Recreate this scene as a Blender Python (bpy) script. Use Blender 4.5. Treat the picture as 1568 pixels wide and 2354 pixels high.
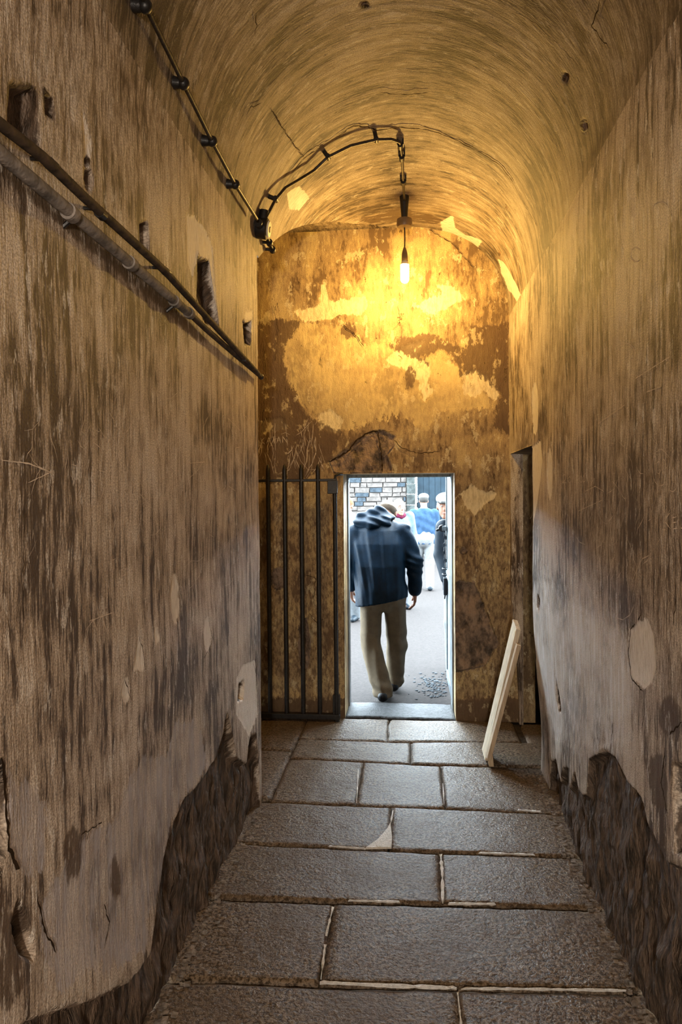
import bpy, math, random
import numpy as np
from mathutils import Matrix, Vector

for o in list(bpy.data.objects): bpy.data.objects.remove(o)
SC = bpy.context.scene
COL = SC.collection
R = math.radians

# ------------------------------------------------------------------ camera
F, CX, CY = 1630.0, 784.0, 1177.0
CAM = np.array([0.0, 0.0, 1.68])
MR = Matrix.Rotation(R(5.4755), 3, 'Z') @ Matrix.Rotation(R(90 - 1.2573), 3, 'X') @ Matrix.Rotation(R(-0.45), 3, 'Z')
cam = bpy.data.cameras.new('camera')
cam.sensor_fit = 'HORIZONTAL'; cam.sensor_width = 36; cam.lens = 36 * F / 1568
cam.clip_start = 0.05; cam.clip_end = 300
cob = bpy.data.objects.new('camera', cam); COL.objects.link(cob)
cob.matrix_world = Matrix.Translation(CAM.tolist()) @ MR.to_4x4()
SC.camera = cob

# ------------------------------------------------------------------ world: even overcast sky
W = bpy.data.worlds.new('overcast'); SC.world = W; W.use_nodes = True
bg = W.node_tree.nodes['Background']
bg.inputs[0].default_value = (0.73, 0.89, 1.0, 1); bg.inputs[1].default_value = 50.0
SC.view_settings.view_transform = 'Standard'; SC.view_settings.look = 'None'
SC.view_settings.exposure = 0.0; SC.view_settings.gamma = 1.0; SC.view_settings.use_curve_mapping = False
SC.cycles.max_bounces = 5; SC.cycles.diffuse_bounces = 4; SC.cycles.glossy_bounces = 2; SC.cycles.transmission_bounces = 0
BULB = 980.0; REAR_FILL = 1250.0

# ------------------------------------------------------------------ pixel -> place
MN = np.array(MR)
def ray(px, py):
    return MN @ np.array([(px - CX) / F, -(py - CY) / F, -1.0])
def on(axis, val, px, py):
    d = ray(px, py); return CAM + d * ((val - CAM[axis]) / d[axis])
XL, XR, YB, YO = -0.81, 0.74, 5.32, 5.70
VX, VZ, VR = (XL + XR) / 2, 2.99, (XR - XL) / 2
def vault_gap(p, r):
    h = r*r - (p[0]-VX)**2
    if p[2] <= VZ or h <= 0: return r - abs(p[0]-VX)
    q = (p[2]-VZ)**2/(h + 1e-9)
    sn = min(1.0, math.sqrt(h)/r)
    return VZ + math.sqrt(h) - 0.09*float(ss(3.9, 5.0, p[1]))*sn*sn - p[2]
def on_vault(px, py, r=None):
    """where the sight line meets the vault (or the wall plane under it), r = radius to use"""
    r = VR if r is None else r; d = ray(px, py); a, b = 0.2, 0.2
    while b < 12 and vault_gap(CAM + d*b, r) > 0: a = b; b += 0.05
    for _ in range(30):
        m = (a+b)/2
        if vault_gap(CAM + d*m, r) > 0: a = m
        else: b = m
    return CAM + d*a
def ss(a, b, x):
    t = np.clip((x - a) / (b - a), 0, 1); return t*t*(3 - 2*t)

# ------------------------------------------------------------------ numpy noise
RNG = np.random.RandomState(7)
LAT = RNG.rand(256, 256)
def vnoise(u, v):
    iu = np.floor(u).astype(int); iv = np.floor(v).astype(int)
    fu = u - iu; fv = v - iv; fu = fu*fu*(3-2*fu); fv = fv*fv*(3-2*fv)
    a = LAT[iu % 256, iv % 256]; b = LAT[(iu+1) % 256, iv % 256]
    c = LAT[iu % 256, (iv+1) % 256]; d = LAT[(iu+1) % 256, (iv+1) % 256]
    return (a*(1-fu)+b*fu)*(1-fv) + (c*(1-fu)+d*fu)*fv
def fbm(u, v, oct=4, seed=0):
    s = 0; a = 0.5; n = 0
    for i in range(oct):
        s = s + a*vnoise(u*2**i + seed*17.3 + i*5.1, v*2**i + seed*9.7 + i*3.3); n += a; a *= 0.5
    return s/n - 0.5
def poly_sd(U, V, poly):
    """signed distance, positive inside"""
    P = np.array(poly); A = P; B = np.roll(P, -1, 0)
    best = np.full(U.shape, 1e9); inside = np.zeros(U.shape, bool)
    for (ax, ay), (bx, by) in zip(A, B):
        ex, ey = bx-ax, by-ay
        t = np.clip(((U-ax)*ex + (V-ay)*ey) / (ex*ex+ey*ey+1e-12), 0, 1)
        best = np.minimum(best, (U-ax-t*ex)**2 + (V-ay-t*ey)**2)
        c = ((ay > V) != (by > V))
        xi = ex*(V-ay)/(ey if abs(ey) > 1e-12 else 1e-12) + ax
        inside ^= c & (U < xi)
    return np.where(inside, 1, -1) * np.sqrt(best)

# ------------------------------------------------------------------ nodes
class NT:
    def __init__(s, name):
        s.m = bpy.data.materials.new(name); s.m.use_nodes = True; s.t = s.m.node_tree
        s.b = s.t.nodes['Principled BSDF']; s.cache = {}
    def n(s, typ, ins=(), out=0, **props):
        nd = s.t.nodes.new(typ)
        for k, v in props.items(): setattr(nd, k, v)
        for k, v in dict(ins).items(): s.put(nd.inputs[k], v)
        return nd.outputs[out]
    def put(s, sock, v):
        if isinstance(v, bpy.types.NodeSocket): s.t.links.new(v, sock)
        else:
            if hasattr(sock.default_value, '__len__') and len(sock.default_value) == 4 and len(v) == 3: v = (*v, 1)
            sock.default_value = v
    def math(s, op, a, b=0.0, c=0.0, clamp=False):
        return s.n('ShaderNodeMath', {0: a, 1: b, 2: c}, operation=op, use_clamp=clamp)
    def mix(s, f, a, b, blend='MIX'):
        return s.n('ShaderNodeMix', {0: f, 6: a, 7: b}, out=2, data_type='RGBA', blend_type=blend)
    def mr(s, x, a, b, c=0.0, d=1.0):
        return s.n('ShaderNodeMapRange', {0: x, 1: a, 2: b, 3: c, 4: d}, interpolation_type='SMOOTHSTEP')
    def noise(s, vec, scale, detail=4, rough=0.6, xyz=(1, 1, 1), dist=0.0):
        mp = s.n('ShaderNodeMapping', {0: vec, 3: xyz})
        return s.n('ShaderNodeTexNoise', {'Vector': mp, 'Scale': scale, 'Detail': detail, 'Roughness': rough, 'Distortion': dist})
    def uv(s): return s.n('ShaderNodeUVMap')
    def obj(s): return s.n('ShaderNodeTexCoord', out=3)
    def attr(s, name): return s.n('ShaderNodeAttribute', out=2, attribute_name=name)
    def bump(s, h, dist, strength=1.0):
        s.put(s.b.inputs['Normal'], s.n('ShaderNodeBump', {'Strength': strength, 'Distance': dist, 'Height': h}))
    def done(s, col, rough=0.8, spec=0.3, metal=0.0):
        s.put(s.b.inputs['Base Color'], col); s.put(s.b.inputs['Roughness'], rough)
        s.put(s.b.inputs['Specular IOR Level'], spec); s.put(s.b.inputs['Metallic'], metal)
        return s.m

def plaster(name, light, mid, dark, pale, grey=(0.36, 0.33, 0.34), stone=(0.13, 0.085, 0.055), drk=(0.09, 0.055, 0.03),
            aniso=26.0, contrast=1.0, flecks=0.65, wild=1.3, soft=False):
    t = NT(name); uv = t.uv()
    broad = t.noise(uv, 2.2, 3, 0.62)
    streak = t.noise(uv, 1.0, 4, 0.68, (aniso, 2.0, 1))
    fine = t.noise(uv, 1.0, 3, 0.7, (aniso*5, 16.0, 1))
    grain = t.noise(uv, 190.0, 1, 0.7)
    edge = t.noise(uv, 16.0, 5, 0.72, (1.9, 0.8, 1))
    edge = t.math('ADD', t.math('MULTIPLY', edge, 0.55), t.math('MULTIPLY', broad, 0.45))
    v = t.math('ADD', t.math('MULTIPLY', broad, 0.36), t.math('MULTIPLY', streak, 0.42))
    v = t.math('ADD', v, t.math('MULTIPLY', fine, 0.22))
    w = 0.13 / contrast
    c = t.mix(t.mr(v, 0.5-w, 0.5), dark, mid)
    c = t.mix(t.mr(v, 0.5, 0.5+w), c, light)
    # worn-off finish coat: thin pale flecks and dark pits
    fl = t.noise(uv, 1.0, 4, 0.7, (aniso*1.3, 6.5, 1))
    c = t.mix(t.mr(fl, 0.575, 0.615, 0, flecks), c, pale)
    pm = t.mr(fl, 0.345, 0.315)
    c = t.mix(t.math('MULTIPLY', pm, 0.8), c, drk)
    c = t.mix(t.mr(grain, 0.40, 0.62, 0.0, 0.45), c, dark)
    def msk(nm, amp, e):
        a = t.math('ADD', t.attr(nm), t.math('MULTIPLY', t.math('SUBTRACT', edge, 0.5), amp*wild))
        return t.mr(a, -e, e)
    mg = msk('grime', 0.55, 0.16); c = t.mix(t.math('MULTIPLY', mg, t.mr(fine, 0.42, 0.54, 0.6, 0.05)), c, drk)
    my = msk('grey', 0.5, 0.10) if soft else msk('grey', 0.16, 0.006); c = t.mix(t.math('MULTIPLY', my, t.math('MULTIPLY', t.mr(streak, 0.35, 0.6, 1, 0.35), t.mr(edge, 0.42, 0.56, 0.5, 1.0))), c, grey)
    mp = msk('pale', 0.07, 0.004); c = t.mix(mp, c, t.mix(t.mr(fine, 0.35, 0.6), t.mix(0.5, pale, mid), pale))
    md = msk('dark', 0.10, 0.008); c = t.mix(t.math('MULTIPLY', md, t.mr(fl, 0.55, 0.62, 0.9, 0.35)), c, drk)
    ms = msk('stone', 0.06, 0.004)
    rub = fl
    st = t.mix(t.mr(rub, 0.36, 0.62), tuple(x*0.45 for x in stone), tuple(min(1, x*1.9) for x in stone))
    c = t.mix(ms, c, st)
    h = t.math('ADD', t.math('MULTIPLY', streak, 0.35), t.math('MULTIPLY', fine, 0.35))
    h = t.math('ADD', h, t.math('MULTIPLY', grain, 0.16))
    h = t.math('SUBTRACT', h, t.math('MULTIPLY', pm, 0.5))
    h = t.math('ADD', h, t.math('MULTIPLY', t.math('MULTIPLY', rub, t.mr(t.attr('stone'), -0.004, 0.01)), 2.4))
    t.bump(h, 0.015, 0.95)
    return t.done(c, 0.62, 0.4)

def simple(name, col, rough=0.7, spec=0.3, metal=0.0, var=0.25, scale=20, bump=0.0, xyz=(1, 1, 1), bscale=None):
    t = NT(name); o = t.obj()
    nz = t.noise(o, scale, 3, 0.6, xyz)
    c = t.mix(t.mr(nz, 0.3, 0.7), tuple(x*(1-var) for x in col), tuple(min(1, x*(1+var)) for x in col))
    if bump: t.bump(t.noise(o, bscale or scale*2, 2, 0.65, xyz), bump)
    return t.done(c, rough, spec, metal)

M = {}
M['wall'] = plaster('wall_plaster', (0.64, 0.54, 0.44), (0.42, 0.33, 0.25), (0.075, 0.05, 0.034), (0.76, 0.69, 0.61), grey=(0.40, 0.365, 0.37), stone=(0.075, 0.05, 0.034), contrast=2.2)
M['wall_r'] = plaster('right_wall_plaster', (0.64, 0.54, 0.44), (0.42, 0.33, 0.25), (0.075, 0.05, 0.034), (0.78, 0.72, 0.65), grey=(0.76, 0.74, 0.73), stone=(0.08, 0.056, 0.04), contrast=2.2, soft=True, flecks=0.8)
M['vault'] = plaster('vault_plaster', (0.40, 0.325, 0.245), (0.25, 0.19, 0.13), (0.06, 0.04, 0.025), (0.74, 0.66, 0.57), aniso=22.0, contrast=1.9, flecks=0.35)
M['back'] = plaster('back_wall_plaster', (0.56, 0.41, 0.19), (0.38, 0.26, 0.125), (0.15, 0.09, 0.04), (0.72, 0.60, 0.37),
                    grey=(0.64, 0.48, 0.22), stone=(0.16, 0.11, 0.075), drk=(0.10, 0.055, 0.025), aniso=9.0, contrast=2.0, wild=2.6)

def granite():
    t = NT('granite_flagstone'); o = t.obj()
    b = t.noise(o, 3.0, 2, 0.6); g = t.noise(o, 70, 3, 0.75); s = t.noise(o, 190, 2, 0.6)
    c = t.mix(t.mr(g, 0.40, 0.60), (0.040, 0.026, 0.015), (0.205, 0.150, 0.102))
    c = t.mix(t.mr(b, 0.35, 0.7, 0, 0.45), c, (0.085, 0.056, 0.034))
    c = t.mix(t.mr(s, 0.66, 0.74, 0, 0.7), c, (0.34, 0.31, 0.28))
    h = t.math('ADD', t.math('MULTIPLY', g, 0.7), t.math('MULTIPLY', t.noise(o, 24, 3, 0.7), 0.9))
    t.bump(h, 0.008, 1.0)
    return t.done(c, t.mr(b, 0.3, 0.7, 0.28, 0.40), 0.11)
M['granite'] = granite()
M['threshold'] = simple('dark_worn_threshold', (0.030, 0.030, 0.031), 0.6, 0.15, var=0.45, scale=40, bump=0.004)
M['mortar'] = simple('pale_mortar', (0.55, 0.53, 0.50), 0.8, 0.2, var=0.15, scale=60, bump=0.004)
M['dirt'] = simple('joint_dirt', (0.05, 0.038, 0.028), 0.95, 0.1, var=0.4, scale=40, bump=0.004)
M['iron'] = simple('black_iron', (0.016, 0.014, 0.013), 0.42, 0.5, 0.3, var=0.4, scale=60, bump=0.001)
M['conduit'] = simple('dark_conduit', (0.035, 0.026, 0.018), 0.45, 0.5, 0.4, var=0.4, scale=50, bump=0.001)
M['rust'] = simple('rusty_pipe', (0.05, 0.032, 0.02), 0.8, 0.3, 0.2, var=0.55, scale=26, bump=0.003)
M['oldpipe'] = simple('limewashed_pipe', (0.17, 0.145, 0.125), 0.85, 0.25, 0.0, var=0.5, scale=22, bump=0.004)
M['ceramic'] = simple('cream_ceramic', (0.75, 0.68, 0.52), 0.35, 0.5, var=0.1)
M['brownplastic'] = simple('brown_bakelite', (0.17, 0.105, 0.05), 0.4, 0.5, var=0.15)
M['cord'] = simple('dark_flex', (0.03, 0.02, 0.012), 0.6)
M['frame'] = simple('blue_grey_painted_wood', (0.15, 0.165, 0.175), 0.6, 0.1, var=0.35, scale=14, bump=0.003, xyz=(3, 3, 0.5))
M['steel'] = simple('grey_painted_steel', (0.085, 0.098, 0.108), 0.5, 0.1, 0.0, var=0.25, scale=12)
M['darksteel'] = simple('dark_steel', (0.008, 0.010, 0.013), 0.4, 0.12, 0.0, var=0.3)
M['board_face'] = simple('pale_plank', (0.60, 0.50, 0.36), 0.7, 0.25, var=0.18, scale=9, bump=0.002, xyz=(6, 6, 0.6))
M['board_edge'] = simple('planed_plank', (0.47, 0.36, 0.24), 0.7, 0.25, var=0.2, scale=9, bump=0.002, xyz=(6, 6, 0.6))
M['void'] = simple('black_brown_stone', (0.045, 0.03, 0.02), 0.9, 0.1, var=0.5, scale=8, bump=0.01)  # very dark stone for the side room and the rear wall
M['crack'] = simple('crack_dark', (0.03, 0.018, 0.010), 0.95, 0.05, var=0.3)
M['scratch'] = simple('scratched_plaster', (0.60, 0.50, 0.40), 0.85, 0.15, var=0.2)
M['gravel'] = simple('yard_gravel', (0.0205, 0.0170, 0.0156), 0.9, 0.05, var=0.16, scale=35, bump=0.006)
M['pebble'] = simple('dark_pebble', (0.010, 0.014, 0.018), 0.8, 0.3, var=0.4)
M['ystone'] = simple('yard_stone', (0.046, 0.039, 0.035), 0.9, 0.05, var=0.25, scale=7, bump=0.01)
M['ystone_dark'] = simple('yard_dark_stone', (0.016, 0.020, 0.024), 0.9, 0.05, var=0.35, scale=9, bump=0.01)
M['ymortar'] = simple('yard_wall_lime', (0.046, 0.039, 0.035), 0.9, 0.05, var=0.15, scale=4, bump=0.01)
M['quoin'] = simple('yard_quoin', (0.02, 0.022, 0.021), 0.9, 0.05, var=0.4, scale=6, bump=0.01)
M['panel'] = simple('blue_grey_boarding', (0.006, 0.0105, 0.0145), 0.6, 0.06, var=0.2, scale=5)
M['facade'] = simple('outer_masonry', (0.25, 0.23, 0.21), 0.9, 0.2, var=0.3, scale=4, bump=0.01)

# ------------------------------------------------------------------ object helpers
def mesh_np(name, V, Q, mat, parent=None, uv=None, attrs=None, smooth=True):
    me = bpy.data.meshes.new(name); V = np.asarray(V, float); Q = np.asarray(Q, np.int32); k = Q.shape[1]
    me.vertices.add(len(V)); me.vertices.foreach_set('co', V.ravel())
    me.loops.add(Q.size); me.loops.foreach_set('vertex_index', Q.ravel())
    me.polygons.add(len(Q)); me.polygons.foreach_set('loop_start', np.arange(0, Q.size, k, dtype=np.int32))
    me.polygons.foreach_set('loop_total', np.full(len(Q), k, np.int32))
    me.polygons.foreach_set('use_smooth', np.full(len(Q), smooth))
    if uv is not None:
        l = me.uv_layers.new(name='UVMap'); l.data.foreach_set('uv', np.asarray(uv, float)[Q.ravel()].ravel())
    for n_, a in (attrs or {}).items():
        at = me.attributes.new(n_, 'FLOAT', 'POINT'); at.data.foreach_set('value', np.asarray(a, float).ravel())
    me.update(calc_edges=True); me.validate()
    me.materials.append(mat)
    return link(name, me, parent)
def link(name, me, parent=None):
    o = bpy.data.objects.new(name, me); COL.objects.link(o)
    if parent is not None: o.parent = parent
    return o
def tag(o, label=None, cat=None, group=None, kind=None):
    for k, v in (('label', label), ('category', cat), ('group', group), ('kind', kind)):
        if v: o[k] = v
    return o
def thing(name, loc, label, cat, group=None, rz=0.0):
    o = bpy.data.objects.new(name, None); COL.objects.link(o)
    o.location = loc; o.rotation_euler[2] = rz; o.empty_display_size = 0.1
    bpy.context.view_layer.update()
    return tag(o, label, cat, group)
class MB:
    """collects simple shapes into one mesh; coordinates are relative to `o`"""
    def __init__(s, o=(0, 0, 0)): s.v = []; s.f = []; s.o = np.array(o, float)
    def add(s, V, Fc):
        b = len(s.v); s.v += [tuple(np.array(p, float) - s.o) for p in V]; s.f += [tuple(i + b for i in q) for q in Fc]; return s
    def box(s, lo, hi):
        (a, b, c), (d, e, f) = lo, hi
        return s.hexa([(a,b,c),(d,b,c),(d,e,c),(a,e,c),(a,b,f),(d,b,f),(d,e,f),(a,e,f)])
    def hexa(s, P):
        return s.add(P, [(3,2,1,0),(4,5,6,7),(0,1,5,4),(1,2,6,5),(2,3,7,6),(3,0,4,7)])
    def tube(s, pts, r, n=12, cap=True):
        pts = [np.array(p, float) for p in pts]; rs = r if hasattr(r, '__len__') else [r]*len(pts)
        V = []; Fc = []; ref = None
        for i, p in enumerate(pts):
            d = pts[min(i+1, len(pts)-1)] - pts[max(i-1, 0)]; d /= np.linalg.norm(d) + 1e-12
            if ref is None: ref = np.array([0, 0, 1.0]) if abs(d[2]) < 0.9 else np.array([1.0, 0, 0])
            a = np.cross(d, ref); a /= np.linalg.norm(a) + 1e-12; b = np.cross(a, d); ref = b
            for k in range(n):
                t = 2*math.pi*k/n; V.append(p + rs[i]*(a*math.cos(t) + b*math.sin(t)))
        for i in range(len(pts)-1):
            for k in range(n):
                k2 = (k+1) % n; Fc.append((i*n+k, i*n+k2, (i+1)*n+k2, (i+1)*n+k))
        if cap: Fc.append(tuple(range(n-1, -1, -1))); Fc.append(tuple((len(pts)-1)*n + k for k in range(n)))
        return s.add(V, Fc)
    def ball(s, c, r, n=12, m=8):
        r = r if hasattr(r, '__len__') else (r, r, r); V = []; Fc = []
        for j in range(m+1):
            th = math.pi*j/m
            for k in range(n):
                ph = 2*math.pi*k/n
                V.append((c[0]+r[0]*math.sin(th)*math.cos(ph), c[1]+r[1]*math.sin(th)*math.sin(ph), c[2]+r[2]*math.cos(th)))
        for j in range(m):
            for k in range(n): Fc.append((j*n+k, (j+1)*n+k, (j+1)*n+(k+1) % n, j*n+(k+1) % n))
        return s.add(V, Fc)
    def build(s, name, mat, parent=None, smooth=False, bevel=0.0):
        me = bpy.data.meshes.new(name); me.from_pydata(s.v, [], s.f); me.validate(); me.materials.append(mat)
        if smooth:
            me.polygons.foreach_set('use_smooth', np.full(len(me.polygons), True))
        o = link(name, me, parent)
        if smooth:
            try: me.set_sharp_from_angle(angle=R(40))
            except Exception: pass
        if bevel:
            bv = o.modifiers.new('bevel', 'BEVEL'); bv.width = bevel; bv.segments = 2; bv.limit_method = 'ANGLE'
        return o
def quads(nu, nv):
    i = np.arange(nu-1)[:, None]*nv + np.arange(nv-1)[None, :]
    return np.stack([i, i+nv, i+nv+1, i+1], -1).reshape(-1, 4)

# ------------------------------------------------------------------ patches traced on the surfaces (pixels -> wall coordinates)
def LW(p): q = on(0, XL, *p); return (q[1], q[2])
def RW(p): q = on(0, XR, *p); return (q[1], q[2])
def BW(p): q = on(1, YB, *p); return (q[0], q[2])
def VW(p):
    q = on_vault(*p); a = math.atan2(q[2]-VZ, q[0]-VX); return (q[1], a*VR)
def rect(x0, y0, x1, y1): return [(x0, y0), (x1, y0), (x1, y1), (x0, y1)]
def oval(cx, cy, rx, ry, n=14, rot=0.0):
    return [(cx + rx*math.cos(2*math.pi*k/n)*math.cos(rot) - ry*math.sin(2*math.pi*k/n)*math.sin(rot),
             cy + rx*math.cos(2*math.pi*k/n)*math.sin(rot) + ry*math.sin(2*math.pi*k/n)*math.cos(rot)) for k in range(n)]
LEFT = {
 'stone': [[(522,1640),(503,1720),(468,1790),(425,1832),(400,1890),(385,1950),(362,2080),(350,2190),(300,2262),(200,2305),(60,2354),(-40,2460),(300,2560),(480,2200),(601,1880),(596,1760),(590,1690),(578,1690),(566,1760),(545,1740)],
           [(30,195),(85,200),(88,330),(60,330),(28,290)], [(103,205),(122,225),(125,270),(108,262)], rect(321,512,340,578),
           [(452,590),(480,600),(492,690),(503,757),(470,740),(450,700)], [(558,740),(580,740),(576,790),(562,790)],
           oval(205,412,9,24), oval(203,370,6,12), [(553,1572),(566,1568),(562,1605),(550,1612)],
           [(0,1745),(10,1760),(18,1850),(12,1960),(0,2020),(-30,2000),(-30,1750)], [(40,2060),(60,2100),(80,2200),(50,2190),(30,2120)]],
 'pale': [[(428,492),(448,495),(470,530),(486,570),(490,640),(500,740),(478,640),(455,580),(440,640),(430,600)], [(565,710),(582,715),(582,760),(570,770),(560,745)],
          oval(405,1378,10,58), oval(477,1462,9,40), [(318,1463),(330,1490),(329,1540),(308,1538)], oval(290,1588,10,26),
          [(560,1530),(590,1515),(596,1640),(575,1690),(545,1640),(545,1560)], oval(360,1460,5,20), [(190,240),(215,330),(200,430),(196,330)]],
 'grey': [[(405,1660),(425,1665),(440,1655),(462,1690),(470,1760),(425,1825),(395,1890),(372,2050),(340,2110),(250,2200),(150,2260),(110,2200),(96,2110),(120,2040),(190,1930),(262,1900),(300,1800),(335,1735),(385,1745)],
          [(20,1780),(60,1790),(110,1850),(110,2000),(60,2010),(30,1950)], [(240,2040),(330,2000),(340,2180),(240,2230)]],
 'grime': [[(-100,100),(330,60),(420,380),(200,450),(-100,250)], [(-100,1000),(60,1000),(60,1300),(-100,1300)]],
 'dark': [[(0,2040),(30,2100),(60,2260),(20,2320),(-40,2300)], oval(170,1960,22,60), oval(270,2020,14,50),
          [(0,372),(99,452),(198,537),(308,630),(435,738),(474,775),(474,790),(420,756),(300,654),(190,564),(90,478),(0,404)]],  # painted band under the lower pipe: its shade, plus erosion and dirt
}
RIGHT = {
 'stone': [[(1244,1750),(1262,1745),(1280,1800),(1290,1765),(1303,1765),(1306,1815),(1322,1775),(1330,1825),(1350,1830),(1355,1745),(1385,1728),(1412,1740),(1440,1795),(1472,1835),(1490,1905),(1530,1985),(1568,1995),(1640,2010),(1700,2560),(1420,2560),(1242,1860)],
           [(1233,1364),(1239,1380),(1236,1408),(1231,1396)], [(1273,1560),(1279,1590),(1284,1640),(1276,1636),(1272,1600)], [(1545,1760),(1600,1740),(1600,1990),(1550,1960)]],
 'pale': [[(1447,1442),(1470,1432),(1490,1424),(1504,1460),(1506,1530),(1494,1570),(1478,1582),(1452,1556),(1444,1500)],
          [(1210,1040),(1240,1010),(1246,1060),(1230,1170),(1216,1230),(1206,1250)], oval(1228,940,8,60), oval(1265,1090,6,60)],
 'grey': [[(1215,1330),(1260,1330),(1330,1390),(1440,1440),(1445,1560),(1440,1700),(1330,1720),(1260,1700),(1230,1600),(1215,1450)]],  # soft pale zone: clean plaster plus doorway light put into the colour
 'grime': [[(1370,1020),(1600,900),(1700,900),(1700,1640),(1560,1700),(1510,1600),(1440,1420),(1330,1320),(1300,1200)]],
 'dark': [[(1480,1745),(1520,1735),(1535,1800),(1530,1870),(1500,1850)], oval(1540,1650,26,50)],
}
BACK = {
 'pale': [[(680,716),(735,702),(733,652),(752,645),(758,690),(838,684),(842,706),(828,722),(786,724),(760,735),(700,740)],
          [(960,705),(985,685),(1010,680),(1015,668),(1004,656),(1040,655),(1055,670),(1063,690),(1045,700),(1010,715),(985,722)],
          [(905,808),(935,792),(975,782),(960,812),(990,840),(985,880),(1000,900),(975,925),(960,880),(925,850),(880,830)],
          [(1065,862),(1090,850),(1120,866),(1150,905),(1135,925),(1110,895),(1095,915),(1070,905)],
          [(1052,1135),(1082,1115),(1106,1128),(1142,1135),(1115,1160),(1092,1182),(1068,1165)],
          [(725,955),(760,940),(790,965),(780,1000),(735,985)], [(600,965),(650,960),(660,985),(600,1000)]],
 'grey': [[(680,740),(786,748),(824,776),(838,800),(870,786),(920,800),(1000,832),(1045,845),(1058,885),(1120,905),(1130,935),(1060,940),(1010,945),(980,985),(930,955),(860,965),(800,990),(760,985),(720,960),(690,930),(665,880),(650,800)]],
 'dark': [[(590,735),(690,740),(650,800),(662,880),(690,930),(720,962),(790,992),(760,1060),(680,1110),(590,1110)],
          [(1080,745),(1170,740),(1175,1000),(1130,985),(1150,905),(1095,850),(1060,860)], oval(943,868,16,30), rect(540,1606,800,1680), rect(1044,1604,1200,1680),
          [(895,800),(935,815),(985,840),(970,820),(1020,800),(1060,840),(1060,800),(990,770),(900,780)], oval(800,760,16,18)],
 'stone': [[(756,1062),(800,1030),(846,994),(880,990),(905,1004),(906,1026),(892,1044),(908,1088),(768,1088)],
           [(1046,1335),(1090,1340),(1112,1385),(1147,1480),(1118,1530),(1046,1545)], oval(1066,1266,9,9), oval(700,1480,14,60), oval(640,1330,22,26)],
 'grime': [[(590,1180),(800,1180),(800,1660),(590,1660)], [(1040,1180),(1180,1180),(1180,1660),(1040,1660)]],
}
VAULT = {
 'pale': [[(1004,508),(1030,492),(1036,520),(1060,536),(1100,548),(1090,566),(1060,572),(1030,555),(1008,530)],
          [(1138,590),(1155,598),(1180,640),(1200,690),(1206,722),(1190,700),(1165,660),(1150,625)],
          [(1196,712),(1215,740),(1228,730),(1226,790),(1214,850),(1205,880),(1200,800)], [(660,445),(690,425),(715,455),(690,480),(668,478)]],
 'stone': [oval(1158,474,4,7), oval(1144,577,4,6), oval(1230,860,3,14), oval(1298,180,8,10), oval(1340,290,8,14), oval(838,14,12,8)],
 'grime': [[(150,-60),(420,-60),(520,200),(330,330),(150,200)], [(1100,-100),(1700,-100),(1700,500),(1400,420),(1250,160)]],
 'grey': [], 'dark': [[(820,500),(870,492),(905,478),(925,474),(950,484),(985,492),(1010,505),(990,514),(930,506),(860,510)]],
}
def fields(spec, conv, U, V):
    out = {}
    for k in ('stone', 'pale', 'grey', 'grime', 'dark'):
        d = np.full(U.shape, -0.6)
        for poly in spec.get(k, []):
            P = [conv(p) for p in poly]
            d = np.maximum(d, poly_sd(U, V, P))
        out[k] = np.clip(d, -0.6, 0.6)
    return out
def relief(fd, U, V, seed, deep=0.03):
    wob = fbm(U*14, V*7, 4, seed)*0.03
    d = fbm(U*1.7, V*1.7, 4, seed)*0.022 + fbm(U*9, V*4, 4, seed+3)*0.006
    s = ss(-0.006, 0.016, fd['stone'] + wob)
    d = d - s*(deep + fbm(U*16, V*9, 4, seed+5)*0.05)
    d = d - ss(-0.004, 0.006, fd['pale'] + wob*0.6)*0.004
    d = d - ss(-0.004, 0.006, fd['grey'] + wob*1.5)*0.002
    return d                              # positive = towards the room

def struct(o, label, cat):
    return tag(o, label, cat, None, 'structure')

# ---- left wall: runs to the recess, turns the corner, lines the recess
def left_wall():
    ys = np.concatenate([np.arange(-3.0, 0.9, 0.12), np.arange(0.9, 3.80, 0.008)])
    path = [(XL, y, 1.0, 0.0, y) for y in ys]
    for k in range(1, 8):
        a = R(90*k/8); path.append((XL-0.05+0.05*math.cos(a), 3.80+0.05*math.sin(a), math.cos(a), math.sin(a), 3.80+0.05*a))
    for x in np.linspace(XL-0.05, -1.95, 20): path.append((x, 3.85, 0.0, 1.0, 3.85 + (XL-0.05-x)))
    for y in np.linspace(3.90, 5.42, 16): path.append((-1.95, y, 1.0, 0.0, 5.0 + y - 3.9))
    path = np.array(path); zs = np.concatenate([np.arange(0, 3.0, 0.008), [3.0]])
    nu, nv = len(path), len(zs)
    U = np.repeat(path[:, 4][:, None], nv, 1); V = np.repeat(zs[None, :], nu, 0)
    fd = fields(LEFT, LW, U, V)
    d = relief(fd, U, V, 1, 0.042) * ss(3.0, 2.93, V) * np.where(U > 3.95, 0.4, 1.0)
    X = path[:, 0][:, None] + path[:, 2][:, None]*d; Y = path[:, 1][:, None] + path[:, 3][:, None]*d
    Vt = np.stack([X, Y, V], -1).reshape(-1, 3)
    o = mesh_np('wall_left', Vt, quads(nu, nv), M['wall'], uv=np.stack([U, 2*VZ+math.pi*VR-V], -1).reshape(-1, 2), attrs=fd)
    return struct(o, 'long brown plaster wall with two pipes and a crumbling dark base', 'wall')
WL = left_wall()
def left_pt(px, py, off=0.003):
    q = on(0, XL, px, py); u = np.array([[q[1]]]); v = np.array([[q[2]]])
    d = float(relief(fields(LEFT, LW, u, v), u, v, 1)[0, 0])
    q[0] += max(d, -0.004) + off; return q

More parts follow.
